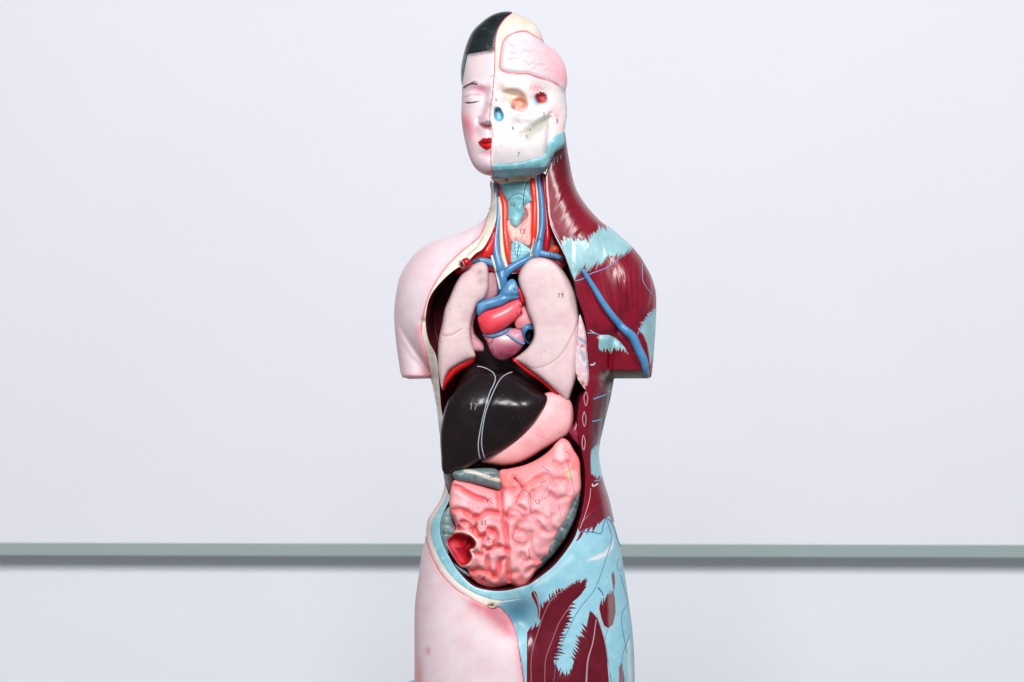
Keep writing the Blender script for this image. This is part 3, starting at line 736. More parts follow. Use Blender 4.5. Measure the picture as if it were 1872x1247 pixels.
relief('lips', LIP, 'surf', paint((206, 12, 12), ('fn', lambda X, Y, d: sm((262 - Y) / 2), (158, 4, 14)), ('line', A(874,260.5, 880,262, 889,262.5, 899,260), .9, (96, 6, 14), .9)), paintmat('lip_paint', .34, 0, .1, 300, .05, spec=.3), F, g=1.0, prof=(1.4, 3), back=3,
       sculpt=lambda X, Y, d: -1.0 * LG(X, Y, A(875,261, 886,262, 899,260.5), 1.2) * sm(d / 2))
# hair cap
hair = np.vstack([part_of(HO, (845, 163), (935.6, 24)), SEAMS[:np.argmin(np.hypot(*(SEAMS - [905, 86.6]).T)) + 1], smooth(A(905,86.6, 893,92, 879,95, 866,97, 855.5,99.6, 853,110, 849,130), 2, False)[1:]])
def hairp(X, Y, d):
    return paint((10, 18, 21), ('noise', 18, 3, (18, 32, 35), .4, .7, .7), ('poly', A(842,170, 846,166, 850,130, 854,110, 852,96, 838,110), 2.5, (92, 118, 122), .8), ('noise', 5, 9, (60, 84, 90), .68, .85, .8))(X, Y, d)
relief('hair', hair, headbase, hairp, MHAIR, T, g=1.5, share=False, field=HF, back=26, sculpt=lambda X, Y, d: .9 * sm(d / 3) + .25 * np.sin(X * .9 - Y * 1.3 + 3 * fbm(X, Y, 30, 2)))
# brain window outline and the bone around it
WIN = A(995.5,78.7, 984,70, 976,66, 967,60, 958,58, 943,60, 930,66, 921,76.5, 917,94, 914.7,115.5, 915.4,125.6, 925.5,131, 944,133.5, 966,134, 983,140, 1005,146, 1019,153, 1034,168)
WINS = smooth(WIN, 2.5, False)
sk1 = part_of(HO, (935.6, 24.5), (995.5, 78.7))
sk2 = part_of(HO, (1034, 167), (1032, 240))
JT = A(1031,241, 1021.7,244, 1011,252, 1003,264, 997.5,283, 985,288, 968.8,291.4, 952,296, 933.5,298.5, 918,299.5, 899,299)
CUTR = np.vstack([A(0, 0)[:0].reshape(0, 2)]) if False else None
dsk = np.concatenate([[0], np.cumsum(np.hypot(*np.diff(SEAMS, axis=0).T))])
_k = np.argmin(np.abs(SEAMS[:, 1] - 299) + 50 * (SEAMS[:, 1] < 270))
skull = np.vstack([SEAMS[:_k], smooth(JT[::-1], 2.5, False)[1:-1], sk2[::-1], WINS[::-1][1:-1], sk1[::-1][:-1]]) if False else np.vstack([sk1, WINS[1:-1], sk2, smooth(JT, 2.5, False)[1:-1], SEAMS[:_k + 1][::-1][:-1]])
skullp = paint((216, 210, 212), ('poly', A(905,100, 909,56, 925,32, 943,26, 967,36, 985,55, 996,80, 975,66, 955,60, 930,66, 918,85, 915,128, 906,128), 5, (222, 202, 178), .9), ('blob', 945, 54, 20, 8, 0, (246, 214, 212), .8), ('blob', 912, 90, 4, 30, 0, (240, 214, 206), .6),
    ('line', WINS[:-8], 2.6, (222, 90, 110), .8), ('blob', 930, 148, 18, 10, 0, (222, 218, 220), .5), ('blob', 936, 165, 22, 6, 10, (206, 186, 166), .7), ('blob', 916, 226, 10, 16, 0, (244, 228, 228), .6),  # tan blob above the orbit is painted brow shading
    ('poly', ORB, 3, (216, 188, 162), .9), ('poly', ORBI, 3, (212, 150, 128), .9), ('blob', 938, 196, 4, 3, 30, (90, 40, 40), .8),
    ('poly', NAS, 1.2, (96, 172, 192), 1), ('blob', 908, 202, 4, 4, 0, (70, 140, 165), .8), ('blob', 913, 216, 4, 4, 0, (150, 206, 220), .8), ('poly', TMP, .8, (176, 8, 22), 1), ('blob', 982, 181, 4, 6, 0, (90, 4, 14), .9), ('glow', A(977,180, 980,188, 985,191), 1.8, (130, 190, 210), .8),
    ('blob', 978, 160, 8, 7, 0, (236, 170, 176), .6), ('blob', 1006, 182, 8, 16, 0, (244, 206, 210), .6), ('poly', CHK, 10, (172, 169, 154), 1), ('blob', 963, 247, 7, 6, 0, (184, 178, 158), .7), ('blob', 1000, 219, 5, 3, -40, (182, 176, 160), .7),
    ('poly', A(1009,206, 1036,200, 1036,240, 1012,252, 1004,262), 3, (244, 220, 220), .9), ('blob', 1017, 208, 5, 8, 10, (232, 140, 150), .7), ('noise', 12, 4, (230, 222, 220), .5, .8, .5),
    ('blob', 928, 262, 24, 10, 0, (246, 228, 228), .6), ('line', A(904,246, 930,246, 948,247, 956,249), 1, (226, 190, 194), .5), ('line', A(912,268, 930,267, 948,264), 1, (206, 190, 192), .5))
SK = relief('skull', skull, headbase, skullp, MBONE, T, g=1.25, share=False, field=HF, back=26, sculpt=lambda X, Y, d: skullfeat(X, Y) * sm(HF(X, Y) / 10))
# brain
br = np.vstack([WINS, part_of(HO, (995.5, 78.7), (1034, 167))[::-1][1:-1]])
gyri = [A(931,80, 936,87, 941,84), A(934,98, 944,99, 947,93), A(930,110, 940,108, 949,106, 951,100), A(958,112, 966,120, 976,115, 981,108), A(976,128, 982,118, 996,120), A(996,130, 1003,128, 1010,133), A(950,76, 964,78, 975,86), A(985,96, 1000,98, 1010,106), A(1003,92, 1010,98), A(1015,115, 1022,124, 1024,136), A(955,92, 970,96, 980,92)]
def brainfeat(X, Y, d):
    e = 2.2 * sm(d / 6)
    for k in gyri: e = e - 1.1 * LG(X, Y, k, 1.8) + .8 * LG(X, Y, k + np.array([2, -4]), 3.5)
    return e + 1.6 * (fbm(X, Y, 16, 8) - .5)
brp = paint((238, 202, 208), ('blob', 1000, 112, 22, 22, 0, (244, 176, 186), .8), ('blob', 968, 104, 10, 8, 0, (240, 186, 194), .6), ('blob', 1022, 140, 16, 14, 0, (240, 160, 172), .7), ('blob', 946, 112, 14, 10, 0, (248, 218, 222), .6),
    ('line', WINS + np.array([1.8, 2.2]) * 0, 4.0, (198, 206, 214), 1), *[('line', k, .8, (226, 150, 158), .3) for k in gyri])
relief('brain', br, headbase, brp, MLUNG, T, g=1.25, share=False, field=HF, back=20, sculpt=brainfeat)
# blue jaw fascia and underside of the jaw
jf = np.vstack([smooth(JT, 2.5, False), A(899,305, 901.7,324), part_of(HO, (901.7, 324), (901.7, 324))[:0], part_of(HO, (1033, 264), (903, 323.5))[::-1]])
def jawfeat(X, Y, d):
    dd = sdf(X, Y, jf)[0]
    low = sm((Y - (311 - .045 * (X - 905) ** 1.0 * (X > 905) - .06 * np.maximum(X - 960, 0))) / 9)
    return 2.0 * sm(d / 5) - 18 * low
jp = paint((140, 200, 210), ('noise', 14, 6, (110, 180, 194), .45, .7, .6), ('noise', 6, 16, (186, 220, 226), .55, .8, .5), ('glow', A(902,313, 935,312, 965,307, 990,300), 2.5, (80, 150, 168), .5))
relief('jaw_fascia', jf, headbase, jp, MTEND, T, g=1.25, share=False, field=HF, back=26, sculpt=jawfeat)
# fringe where the fascia runs into the neck muscle
rnd = random.Random(3)
fr = []
for i in range(13):
    t = i / 12; x = 1009 + 19 * t; y = 292 - 17 * t
    fr.append((A(x, y + 6, x + 2.5, y - 6, x + 5, y - 12 - rnd.uniform(0, 7)), 5.0, .6, (82, 8, 28)))
    if i % 4 == 1: fr.append((A(x + 1.5, y + 12, x + 4, y - 2, x + 7, y - 12), 1.0, .5, (176, 200, 210)))
fr += [(A(1011,284, 1006,294, 1000,306, 996,316), 2.2, 1.4, (150, 170, 186)), (A(1008,286, 1003,298, 996,308), 2.6, 1.8, (62, 74, 96))]
strokes('tendon_fringe', fr, (150, 178, 190), MTEND, T, .6)
# seam and other brush lines on the head
strokes('seam_line', [(SEAM[:9], 1.9), (SEAM[8:] - np.array([1.2, 0]), 1.4)], (206, 70, 92), MSKIN, T, .7)
strokes('cut_edge', [(SEAM[7:12] + np.array([2.5, 0]), 3.0), (SEAM[11:-1] + np.array([2.2, 0]), 2.6)], (242, 226, 224), MBONE, T, 1.6)
strokes('suture_line', [(WIN[1:18] + np.array([-1.2, -1.0]) * 0, 1.3), (A(915,128, 930,134.5, 966,136, 983,142.5, 1005,149, 1019,157, 1030,170), 1.1),
    (A(905,176, 909,182, 913,180, 915,186, 918,178, 920,188, 923,178, 925,190), .7), (A(932,186, 940,198, 950,203, 960,202, 965,192, 962,184, 956,178, 955,172, 960,174), .9), (A(967,168, 972,158, 976,166, 979,156, 983,166, 986,158, 991,164, 996,158), .7),
    (A(946,212, 950,210, 951,215, 945,218, 952,226, 960,235), .8, .8, (214, 150, 156))], (216, 96, 110), MBONE, T, .5)
strokes('eyebrow', [(A(847,161.5, 850,158.5, 858,154.5, 866,153, 873,154.5), 4.6, 3.6), (A(855,156, 862,151, 868,148), 1.2, .6), (A(860,155, 866,150, 870,149), 1.2, .6), (A(864,154, 868,149, 871,150, 873,155), 1.2, .8), (A(850,158, 856,154, 862,151), 1.4, .6), (A(861,155, 865,149, 866,146), 1.3, .5), (A(866,154.5, 869,151, 869.5,147), 1.3, .5), (A(868,155, 872,153, 873,148), 1.4, .6), (A(852,158, 858,153, 863,149.5), 1.4, .6), (A(896,141, 899,139, 902,136), 1.2, .8)], (106, 70, 76), MI, F, .6)
strokes('eyelash', [(EYE, 1.5), (A(852,186.8, 862,187.6, 872,185), 2.2, 1.2)], (84, 30, 40), MI, F, .4)
for t_, x_, y_, h_ in (('4', 907, 183, 6.5), ('3', 994, 209, 7), ('8', 1019, 221.5, 8), ('6', 938, 233.5, 6.5), ('2', 969, 237.5, 4), ('5', 962.5, 249, 5), ('7', 948, 283, 8)):
    number(t_, x_, y_, h_, SK, wd=1.15)
# ------------------------------------------------------------------ neck
core = smooth(A(899,318, 990,312, 999,340, 1003,400, 1014,430, 1030,462, 1036,480, 1010,500, 960,500, 900,496, 862,482, 868,464, 884,456, 900,420, 907,400, 907,370, 905,340), 3)
NK = inflate(core, .5, 2.0)
NC = relief('neck_muscle', core, lambda X, Y: bodyY(X, Y) * .55 - 2, paint((120, 14, 30), ('noise', 14, 3, (160, 24, 40), .45, .7, .6), ('blob', 1010, 450, 10, 14, 20, (60, 6, 18), .8)), MMUS, T, g=2, share=False, back=10,
            sculpt=lambda X, Y, d: 1.5 * sm(d / 6))
def plate(name, pts, col, H=3, R=8, mat=MTEND, parent=T, g=1.25, extra=(), sculpt=None, sm_=True):
    return relief(name, smooth(pts, 2.5) if sm_ else pts, 'surf', paint(col, *extra), mat, parent, g=g, prof=(H, R), back=5, sculpt=sculpt)
V = (78, 138, 186); R_ = (226, 44, 28); CR = (184, 16, 38); CW = (226, 206, 188)
cart = plate('cartilage', zs(840,300,6.235, 450,215, 620,190, 795,180, 812,340, 830,420, 745,480, 735,560, 700,640, 640,720, 590,690, 555,640, 548,570, 545,440, 500,350), (116, 178, 190), 7, 16,
    extra=(('noise', 10, 3, (150, 202, 210), .5, .75, .6), ('blob', 935, 345, 18, 8, 0, (86, 146, 160), .5)), sculpt=lambda X, Y, d: 3 * LG(X, Y, A(934,362, 945,356, 958,362, 950,380), 4) * sm(d / 5) - 2 * G(X, Y, 940, 348, 14, 5) * sm(d / 5))
plate('cartilage', zs(840,300,6.235, 590,600, 640,585, 690,600, 700,660, 665,720, 610,720, 585,665), (138, 196, 206), 4, 8)
for cx_, cy_, rx_, ry_ in ((950.5, 394.5, 8, 9), (930.3, 400, 3, 9)):
    th = np.linspace(0, 2 * pi, 20, endpoint=False)
    plate('muscle', np.stack([cx_ + rx_ * np.cos(th), cy_ + ry_ * np.sin(th)], 1), (120, 10, 40), .8, 3, MMUS, sculpt=lambda X, Y, d: -5 * sm(d / 4))
trach = plate('trachea', zs(840,300,6.235, 595,900, 660,860, 770,940, 815,990, 700,1090, 590,1130, 585,960), (140, 198, 208), 6, 12, extra=(('noise', 8, 3, (176, 218, 226), .5, .75, .6),), sculpt=lambda X, Y, d: .25 * np.sin(Y * .95) * sm(d / 4))
strokes('nerve', [(zs(840,300,6.235, 640,900, 630,960, 660,1080), 1.2), (zs(840,300,6.235, 690,910, 665,990, 662,1070), 2.4), (zs(840,300,6.235, 690,920, 700,980, 680,1060), 1.2), (zs(840,300,6.235, 610,960, 625,1010, 655,1050), 1.0)], (70, 130, 176), MI, trach, .6)
thy = plate('thyroid_gland', zs(840,300,6.235, 735,490, 800,440, 825,560, 820,760, 818,900, 785,940, 700,895, 640,868, 605,900, 545,780, 535,650, 560,640, 600,700, 640,725, 690,690, 735,640, 770,590, 760,530), (244, 178, 172), 7, 9, MGUT,
    extra=(('noise', 12, 2, (250, 200, 196), .5, .7, .6), ('line', zs(840,300,6.235, 745,490, 775,560, 770,650, 700,720, 730,760, 700,860), .8, (216, 96, 96), .7), ('line', zs(840,300,6.235, 760,720, 750,790, 770,830, 740,890), .7, (216, 96, 96), .7), ('edge', 1.5, (226, 130, 126), .5)))
hy = plate('hyoid_bone', zs(840,300,6.235, 352,150, 420,158, 560,150, 700,136, 830,118, 945,95, 900,150, 800,192, 700,200, 600,208, 520,225, 450,232, 390,200), (232, 206, 188), 5, 7, MBONE, extra=(('noise', 14, 3, (214, 184, 160), .45, .7, .6),))
number('9', 926, 330, 7, hy)
strokes('nerve', [(zs(840,300,6.235, 780,200, 748,270, 735,340, 728,420, 732,480), 2.2, 1.6), (zs(840,300,6.235, 550,425, 575,385, 630,348, 700,340, 740,360, 768,382), 1.4)], (56, 64, 84), MI, cart, .6)
number('10', 937, 374, 7.5, cart); number('12', 954.5, 423, 8.5, thy, (110, 40, 40)); number('13', 944, 448, 7.5, trach, (40, 70, 90))
# vessels of the neck, drawn from top to bottom
tube('neck_nerve', zs(840,300,6.235, 452,380, 478,560, 478,760, 480,900, 500,1060, 540,1190), [2.5, 3.4, 3.8, 3.8, 4.3, 2.9], (230, 210, 190), MBONE, T, sink=.95)
tube('artery', zs(840,300,6.235, 420,208, 470,330, 512,450, 520,600, 520,760, 536,900, 556,1030, 574,1125), [2.7, 3.6, 4.9, 6.0, 5.2, 5.6, 5.2, 2.7], (222, 56, 40), MGLOSS, T, sink=.95)
tube('artery', zs(840,300,6.235, 826,175, 848,330, 858,450, 858,580, 852,760, 834,890), [4.5, 5.8, 5.8, 6.7, 6.7, 5.2], (232, 48, 22), MGLOSS, T, sink=.9)
tube('neck_nerve', zs(840,300,6.235, 868,165, 884,330, 895,500, 896,640, 884,830, 850,960, 828,1030), [1.6, 1.8, 2.0, 1.8, 1.8, 1.6, 1.3], (236, 222, 214), MBONE, T, sink=.5)
tube('muscle_strap', zs(840,300,6.235, 958,130, 975,300, 985,500, 1000,700, 1004,850, 985,970), [4.7, 5.2, 4.9, 5.6, 6.7, 5.2], (190, 14, 40), MGLOSS, T, sink=.95)
tube('vein', zs(840,300,6.235, 402,215, 430,400, 446,560, 432,700, 414,850, 416,980, 440,1110, 470,1220, 485,1300), [2.9, 4.7, 5.2, 5.6, 6.3, 7.4, 8.5, 9.0, 8.4], (76, 132, 176), MGLOSS, T, sink=.95)
jv = tube('vein', zs(840,300,6.235, 900,140, 925,320, 944,500, 942,700, 918,860, 890,980, 870,1040), [4.3, 5.2, 5.8, 6.3, 7.2, 8.4, 7.8], (82, 142, 190), MGLOSS, T, sink=.9)
number('15', 985.5, 438.5, 7, jv, (30, 50, 70))
tube('artery', zs(840,300,6.235, 395,720, 372,830, 340,930, 300,1010, 235,1040, 160,1080, 90,1140), [3.9, 7.8, 11.2, 12.3, 9.0, 9.0, 9.5], R_, MGLOSS, T, sink=.8, colfn=paint((228, 40, 26), ('blob', 893, 440, 10, 14, 0, (214, 24, 50), .9)))
tube('artery', zs(840,300,6.235, 1040,1000, 1090,970, 1120,1000), [4.5, 7.8, 4.5], (226, 70, 44), MGLOSS, T, sink=.6)
tube('artery', A(838,494, 846,486, 853,479), [9.5, 9.0, 9.0], (176, 16, 34), MGLOSS, T, sink=.4)
# open end of the cut artery
e_ = A(845, 481); th = np.linspace(0, 2 * pi, 15)
strokes('vessel_mouth', [(np.stack([843 + 6 * np.cos(th) * .8 + 2 * np.sin(th), 483 + 7 * np.sin(th)], 1), 2)], (222, 160, 160), MGLOSS, T, 1.0)
plate('vessel_mouth', np.stack([843 + 4.4 * np.cos(th[:-1]) * .8 + 1.5 * np.sin(th[:-1]), 483 + 5.4 * np.sin(th[:-1])], 1), (92, 4, 18), .7, 2, MGLOSS)

# ------------------------------------------------------------------ lungs
LL = smooth(A(868,482, 878,478, 889,483, 893.6,506, 892.4,530, 885,546.7, 873,556, 866,573, 861,592.4, 860.7,611.7, 863.6,631, 868.4,652.6, 852,660, 834.7,669, 820,680, 811,698, 808,711, 804,695, 800.5,670, 800.5,640, 803,615, 808,592.4, 813,566, 822.7,542, 834.7,515.5, 849,496), 3)
LRED = smooth(A(868.5,645, 867.5,660, 855,671, 838,681, 826,693, 816,706, 811,715, 806,708, 812,690, 824,670, 846,656), 3)
lb = relief('lung', smooth(A(893,496, 905,490, 914,535, 905,545, 880,560, 866,590, 868,610, 884,630, 884,642, 862,640, 858,600, 870,550), 3), -40, paint((200, 146, 156), ('noise', 5, 3, (190, 110, 126), .5, .7, .6)), MLUNG, T, g=2, prof=(9, 9))
lungp = paint((218, 192, 194), ('noise', 26, 4, (212, 176, 182), .45, .75, .6), ('blob', 876, 497, 6, 5, 0, (150, 116, 100), .75), ('blob', 879, 513, 5, 5, 0, (160, 126, 112), .6), ('noise', 8, 7, (150, 110, 104), .74, .85, .5),
    ('line', A(807,609, 810.7,614, 825,613, 844,602), .9, (176, 120, 128), .8), ('edge', 3, (222, 176, 184), .6), ('blob', 866, 610, 3, 30, 0, (240, 214, 218), .5))
LU = relief('lung', LL, -58, lungp, MLUNG, T, g=1.75, field=inflate(LL, 1.2, 2.0, 24), sculpt=lambda X, Y, d: .8 * (fbm(X, Y, 14, 3) - .5) - 1.0 * LG(X, Y, A(807,609, 810.7,614, 825,613, 844,602), 1.3) * sm(d / 4))
relief('lung_base', LRED, -52, paint((196, 12, 18), ('blob', 812, 706, 10, 10, 0, (150, 30, 40), .6)), MGLOSS, LU, g=1.5, prof=(11, 9))
RL = smooth(A(969,474, 978,471, 987.6,470.7, 1006,475, 1024.5,488.7, 1039,509, 1048.5,529, 1055,553, 1058.6,579, 1060.5,607, 1060.5,634.5, 1059.6,655, 1057,677, 1052,697, 1044.6,718, 1038,733, 1034,733, 1026.5,725, 1000.5,702, 970,678, 951,664, 940,657, 950.7,648, 965.5,634.5, 974.7,618, 975.6,603, 971,586.5, 963.6,568, 958,546, 950.7,527.5, 947,511, 950,497, 958,484), 3)
FIS = A(1057,585, 1052,600, 1039,627, 1022.6,651, 1002,666, 976.5,673, 958,666)
rlp = paint((220, 195, 197), ('noise', 34, 4, (214, 180, 186), .45, .75, .6), ('noise', 7, 9, (170, 130, 128), .76, .86, .5), ('line', smooth(FIS, 4, False), .9, (150, 90, 100), .8), ('poly', np.vstack([FIS, A(950,700, 1040,745, 1075,690, 1075,585)]), 3, (226, 190, 196), .4), ('edge', 2.5, (206, 150, 160), .4))
RLU = relief('lung', RL, -56, rlp, MLUNG, T, g=1.75, field=inflate(RL, 1.3, 2.0, 24), sculpt=lambda X, Y, d: .8 * (fbm(X, Y, 14, 13) - .5) - .7 * LG(X, Y, smooth(FIS, 4, False), 1.2) * sm(d / 4))
RRED = smooth(A(939,654, 951,663, 971,677, 1001,701, 1027,725, 1036,733, 1033,738, 1022,729, 1005,713, 985,697, 962,682, 944,667, 936,659), 3)
relief('lung_base', RRED, -58, paint((198, 10, 16)), MGLOSS, RLU, g=1.5, prof=(7, 7))
number('19', 1025, 540, 8.5, RLU, (90, 56, 60))

# ------------------------------------------------------------------ heart and great vessels
VEN = smooth(A(884,612, 890,626, 895,640, 902.7,653, 919,660, 940,651, 954,637, 961,622, 955,604, 930,600), 3)
HE = relief('heart', VEN, -46, paint((198, 122, 142), ('blob', 928, 644, 28, 15, 0, (112, 20, 58), .95), ('blob', 935, 636, 12, 10, 0, (170, 50, 86), .6), ('blob', 898, 628, 8, 14, 0, (236, 130, 140), .6), ('blob', 926, 618, 16, 8, 0, (236, 196, 204), .8), ('noise', 14, 3, (200, 110, 130), .5, .8, .4)), MGLOSS, T, g=1.5, field=inflate(VEN, .85, 1.5))
ATR = smooth(A(944,552, 954,548, 960,560, 968,580, 972,592, 962,600, 946,602, 940,590, 944,572), 3)
relief('atrium', ATR, -48, paint((238, 150, 160), ('blob', 952, 590, 6, 6, 0, (214, 90, 110), .6), ('blob', 962, 576, 6, 10, 0, (246, 200, 204), .7)), MGLOSS, HE, g=1.5, field=inflate(ATR, 1.0, 1.5))
RED = smooth(A(873,580, 884,569, 902.7,563, 919,557, 936,548, 949,543, 955,553, 954,567, 950.7,577, 940,587, 928.6,596.5, 914,607, 897,613, 884,610.5, 876.5,598), 2.5)
relief('atrium', RED, -56, paint((236, 70, 88), ('blob', 885, 595, 12, 14, 0, (226, 40, 50), .7), ('blob', 925, 572, 22, 8, -25, (242, 112, 124), .8), ('blob', 906, 600, 16, 6, -20, (214, 40, 56), .5), ('noise', 14, 5, (240, 100, 112), .5, .75, .4)), MGLOSS, HE, g=1.5, field=inflate(RED, .95, 1.5))
plate('vessel_stump', A(946,566, 952,564, 956,568, 955,576, 950,579, 945,574), (236, 84, 96), 4, 5, MGLOSS, HE); plate('vessel_mouth', A(951,570, 954,570, 953.5,575, 951,575), (96, 6, 20), .6, 2, MGLOSS, HE)
plate('vessel_stump', A(949,552, 955,550, 958,555, 956,561, 950,560), (236, 90, 104), 4, 5, MGLOSS, HE); plate('vessel_mouth', A(953.5,553.5, 956.5,554, 956,558.5, 953.5,558), (96, 6, 20), .6, 2, MGLOSS, HE)
BLU = smooth(A(870.4,563, 872,556, 879,551, 895,545, 910,540, 915,533, 919,525.6, 927,515, 936,510, 942,513, 946,522, 949,535, 949.5,545, 936,549, 919,559, 901,564, 884,571, 875,579, 871,573), 2.5)
relief('pulmonary_vessel', BLU, -62, paint(V, ('blob', 935, 524, 10, 10, 0, (112, 166, 206), .8), ('blob', 880, 560, 6, 6, 0, (120, 170, 206), .6), ('blob', 873, 574, 6, 6, 0, (50, 100, 140), .6), ('noise', 12, 3, (62, 118, 166), .5, .75, .5), ('blob', 941, 529, 1.4, 1.2, 0, (20, 30, 40), 1), ('blob', 946, 539, 1.4, 1.2, 0, (20, 30, 40), 1)), MGLOSS, HE, g=1.5, field=inflate(BLU, 1.0, 1.5),
       sculpt=lambda X, Y, d: -2.5 * LG(X, Y, A(905,538, 925,542, 947,541), 3) * sm(d / 4))
relief('pulmonary_vessel', smooth(A(946,522, 952,530, 958,545, 958,556, 952,552, 948,540), 2), -64, paint((196, 26, 52)), MGLOSS, HE, g=1.5, prof=(8, 6))
tube('vein', A(884,612, 898,614.5, 914,611, 928,604, 940,597), [2.4, 3.2, 3.4, 3.2, 3], (84, 136, 176), MGLOSS, HE, sink=.3)
tube('vein', A(927,611, 935,616, 943,622, 952,627, 958,628), [2, 2.4, 2.4, 2.2, 2], (104, 150, 190), MGLOSS, HE, sink=.3)
strokes('vein', [(A(903,617, 901,624, 897,630, 904,637, 905,648), 1.8), (A(897,630, 891,631), 1.4)], (96, 140, 176), MGLOSS, HE, .9)
strokes('artery', [(A(902,616, 899,624, 894,628, 889,629), 1.8), (A(900,636, 901,643, 900,650), 2.6)], (214, 50, 60), MGLOSS, HE, .9)
th = np.linspace(0, 2 * pi, 22, endpoint=False)
RNG = np.stack([964 + 13.5 * np.cos(th) + 1.5 * np.sin(th), 609 + 20 * np.sin(th)], 1)
relief('vessel_stump', RNG + np.array([1.5, 0]), -46, paint((54, 106, 146), ('blob', 956, 596, 6, 6, 0, (110, 164, 198), .8), ('poly', np.stack([970 + 10 * np.cos(th), 615 + 12 * np.sin(th)], 1), 3.5, (8, 12, 18), 1)), MGLOSS, HE, g=1.25, prof=(16, 10),  # ring darkened, hole painted near black to merge into the shade
       sculpt=lambda X, Y, d: -24 * sm((1.15 - np.hypot((X - 970) / 10, (Y - 615) / 12)) / .5))
# great veins above the heart
SV = [(A(911,478, 914,496, 917,512, 916,528), [7, 8.5, 9, 8], None)]
tube('vein', A(914,482, 917,498, 918,514, 916,530), [7.5, 9, 9.5, 8], (72, 128, 172), MGLOSS, T, depth=[-50, -54, -56, -52])
tube('vein', A(985,452, 976,466, 962,475, 945,484, 930,494, 921,504), [6, 7, 7.4, 7.6, 8, 8], (70, 128, 174), MGLOSS, T, depth=[-52, -54, -54, -55, -56, -56])
tube('vein', A(862,479, 876,476, 890,478, 904,484), [3, 5, 6, 6], (80, 136, 178), MGLOSS, T, depth=[-56, -57, -56, -54])
sv_ = tube('vein', A(980,456, 990,463, 1004,465.5, 1016,468, 1027,473), [7, 6, 5.6, 5.2, 3.6], (84, 140, 186), MGLOSS, T, depth=[-54, -56, -58, -59, -58])
number('17', 1009, 467.5, 7, sv_, (30, 50, 70)); number('20', 873, 476.5, 6, T, (40, 50, 70))
tube('neck_nerve', A(899,468, 904,486, 909,506, 914,528), [2.4, 2.2, 2.0, 1.8], (214, 214, 206), MBONE, T, sink=.2)
tube('neck_nerve', A(976,437, 974,448, 971,460, 970,468), [1.4, 1.6, 1.6, 1.6], (206, 196, 184), MBONE, T, sink=.2)
strokes('wire', [(A(966,468, 970,464, 976,463, 979,467, 975,471, 969,471, 966,468), 1.2), (A(975,462, 978,470, 983,472), .9)], (150, 140, 126), MGLOSS, T, 1.2)

# ------------------------------------------------------------------ stomach, liver
ST = smooth(A(1038.6,728, 1046.6,742, 1048.6,760, 1046.6,778, 1038,794, 1024,804, 996.5,820, 966,838.5, 944,847.5, 920,851, 896,848, 880,843.5, 900,815, 940,770, 990,722, 1015,716), 3)
stp = paint((250, 182, 186), ('blob', 1020, 752, 24, 16, 40, (252, 196, 198), .6), ('edge', 5, (232, 112, 118), .55), ('blob', 905, 846, 22, 6, 0, (206, 110, 84), .6), ('blob', 1030, 740, 14, 8, 0, (236, 130, 136), .5), ('noise', 24, 3, (244, 150, 156), .5, .75, .5), ('line', A(975,790, 990,800, 1010,806), .6, (206, 110, 116), .5), ('line', A(1022,785, 1024,795), .6, (206, 100, 110), .5))
relief('stomach', ST, -52, stp, MGUT, T, g=1.75, field=inflate(ST, .7, 2.0))
LV = smooth(A(856,670, 866,664, 890,672, 914,678, 940,676, 960,690, 984.5,712, 1001,726, 999,740, 988.5,758, 974.4,778, 952.4,803, 924,822, 888,839, 878,843, 860,853, 830,863, 814,867.5, 809,861, 806,830, 804.5,796, 808,770, 818,734, 832,710, 846,686), 3)
lvp = paint((19, 9, 13), ('noise', 40, 3, (30, 14, 20), .4, .7, .7), ('noise', 5, 8, (70, 60, 60), .8, .9, .6))
LI = relief('liver', LV, lambda X, Y: -66 + 24 * sm((745 - Y) / 85), lvp, MLIVER, T, g=2.0, field=inflate(LV, .52, 2.0), sculpt=lambda X, Y, d: 13 * G(X, Y, 960, 752, 30, 24, 35) - 2 * LG(X, Y, A(904,690, 890,740, 880,790, 880,840), 5) + 1.6 * (fbm(X, Y, 30, 6) - .5))
strokes('ligament', [(A(872,669.5, 882,671, 892,675, 902,682, 905.5,692, 902,704, 896,716, 886,750, 878,786, 874.5,810, 875,826, 878,840), 1.9, 2.3), (A(937,680, 929,682.5, 921,687, 914,694, 908,704, 898,726, 888,754, 881.5,790, 880.5,814, 883.5,830, 887,839.5), 1.7, 2.4)], (176, 186, 196), MTEND, LI, 1.2)
number('17', 865.5, 743.5, 12, LI, (166, 172, 180), 1.3, 5)

# ------------------------------------------------------------------ bowel
DESC = smooth(A(1060,898, 1060,915.5, 1053,943, 1041,971, 1020,1004, 995,1032, 969,1056, 955,1068, 950,1050, 990,1000, 1030,940), 3)
haus = [A(1030,905, 1066,925), A(1025,935, 1060,955), A(1015,958, 1052,978), A(1005,982, 1038,1000), A(990,1005, 1020,1026), A(975,1025, 1000,1046)]
hau = lambda X, Y, d: sum(-1.4 * LG(X, Y, k, 1.8) for k in haus) * sm(d / 3)
relief('colon', DESC, -60, paint((84, 105, 110), ('noise', 12, 3, (140, 160, 160), .5, .75, .6)), MTEND, T, g=1.5, prof=(18, 22), sculpt=hau)
ASC = smooth(A(822,926, 827,950, 834,975, 820,990, 822,1016, 834,1032, 852,1044, 862,1056, 846,1050, 828,1030, 814,1006, 806,985, 803.5,962, 809,941), 3)
haul = [A(800,958, 832,962), A(800,975, 832,978), A(806,945, 830,945)]
asc = relief('colon', ASC, -58, paint((118, 142, 144), ('noise', 12, 3, (144, 164, 164), .5, .75, .6)), MTEND, T, g=1.5, prof=(16, 14), sculpt=lambda X, Y, d: sum(-2.2 * LG(X, Y, k, 1.8) for k in haul) * sm(d / 3))
number('5', 811, 973, 7, asc)
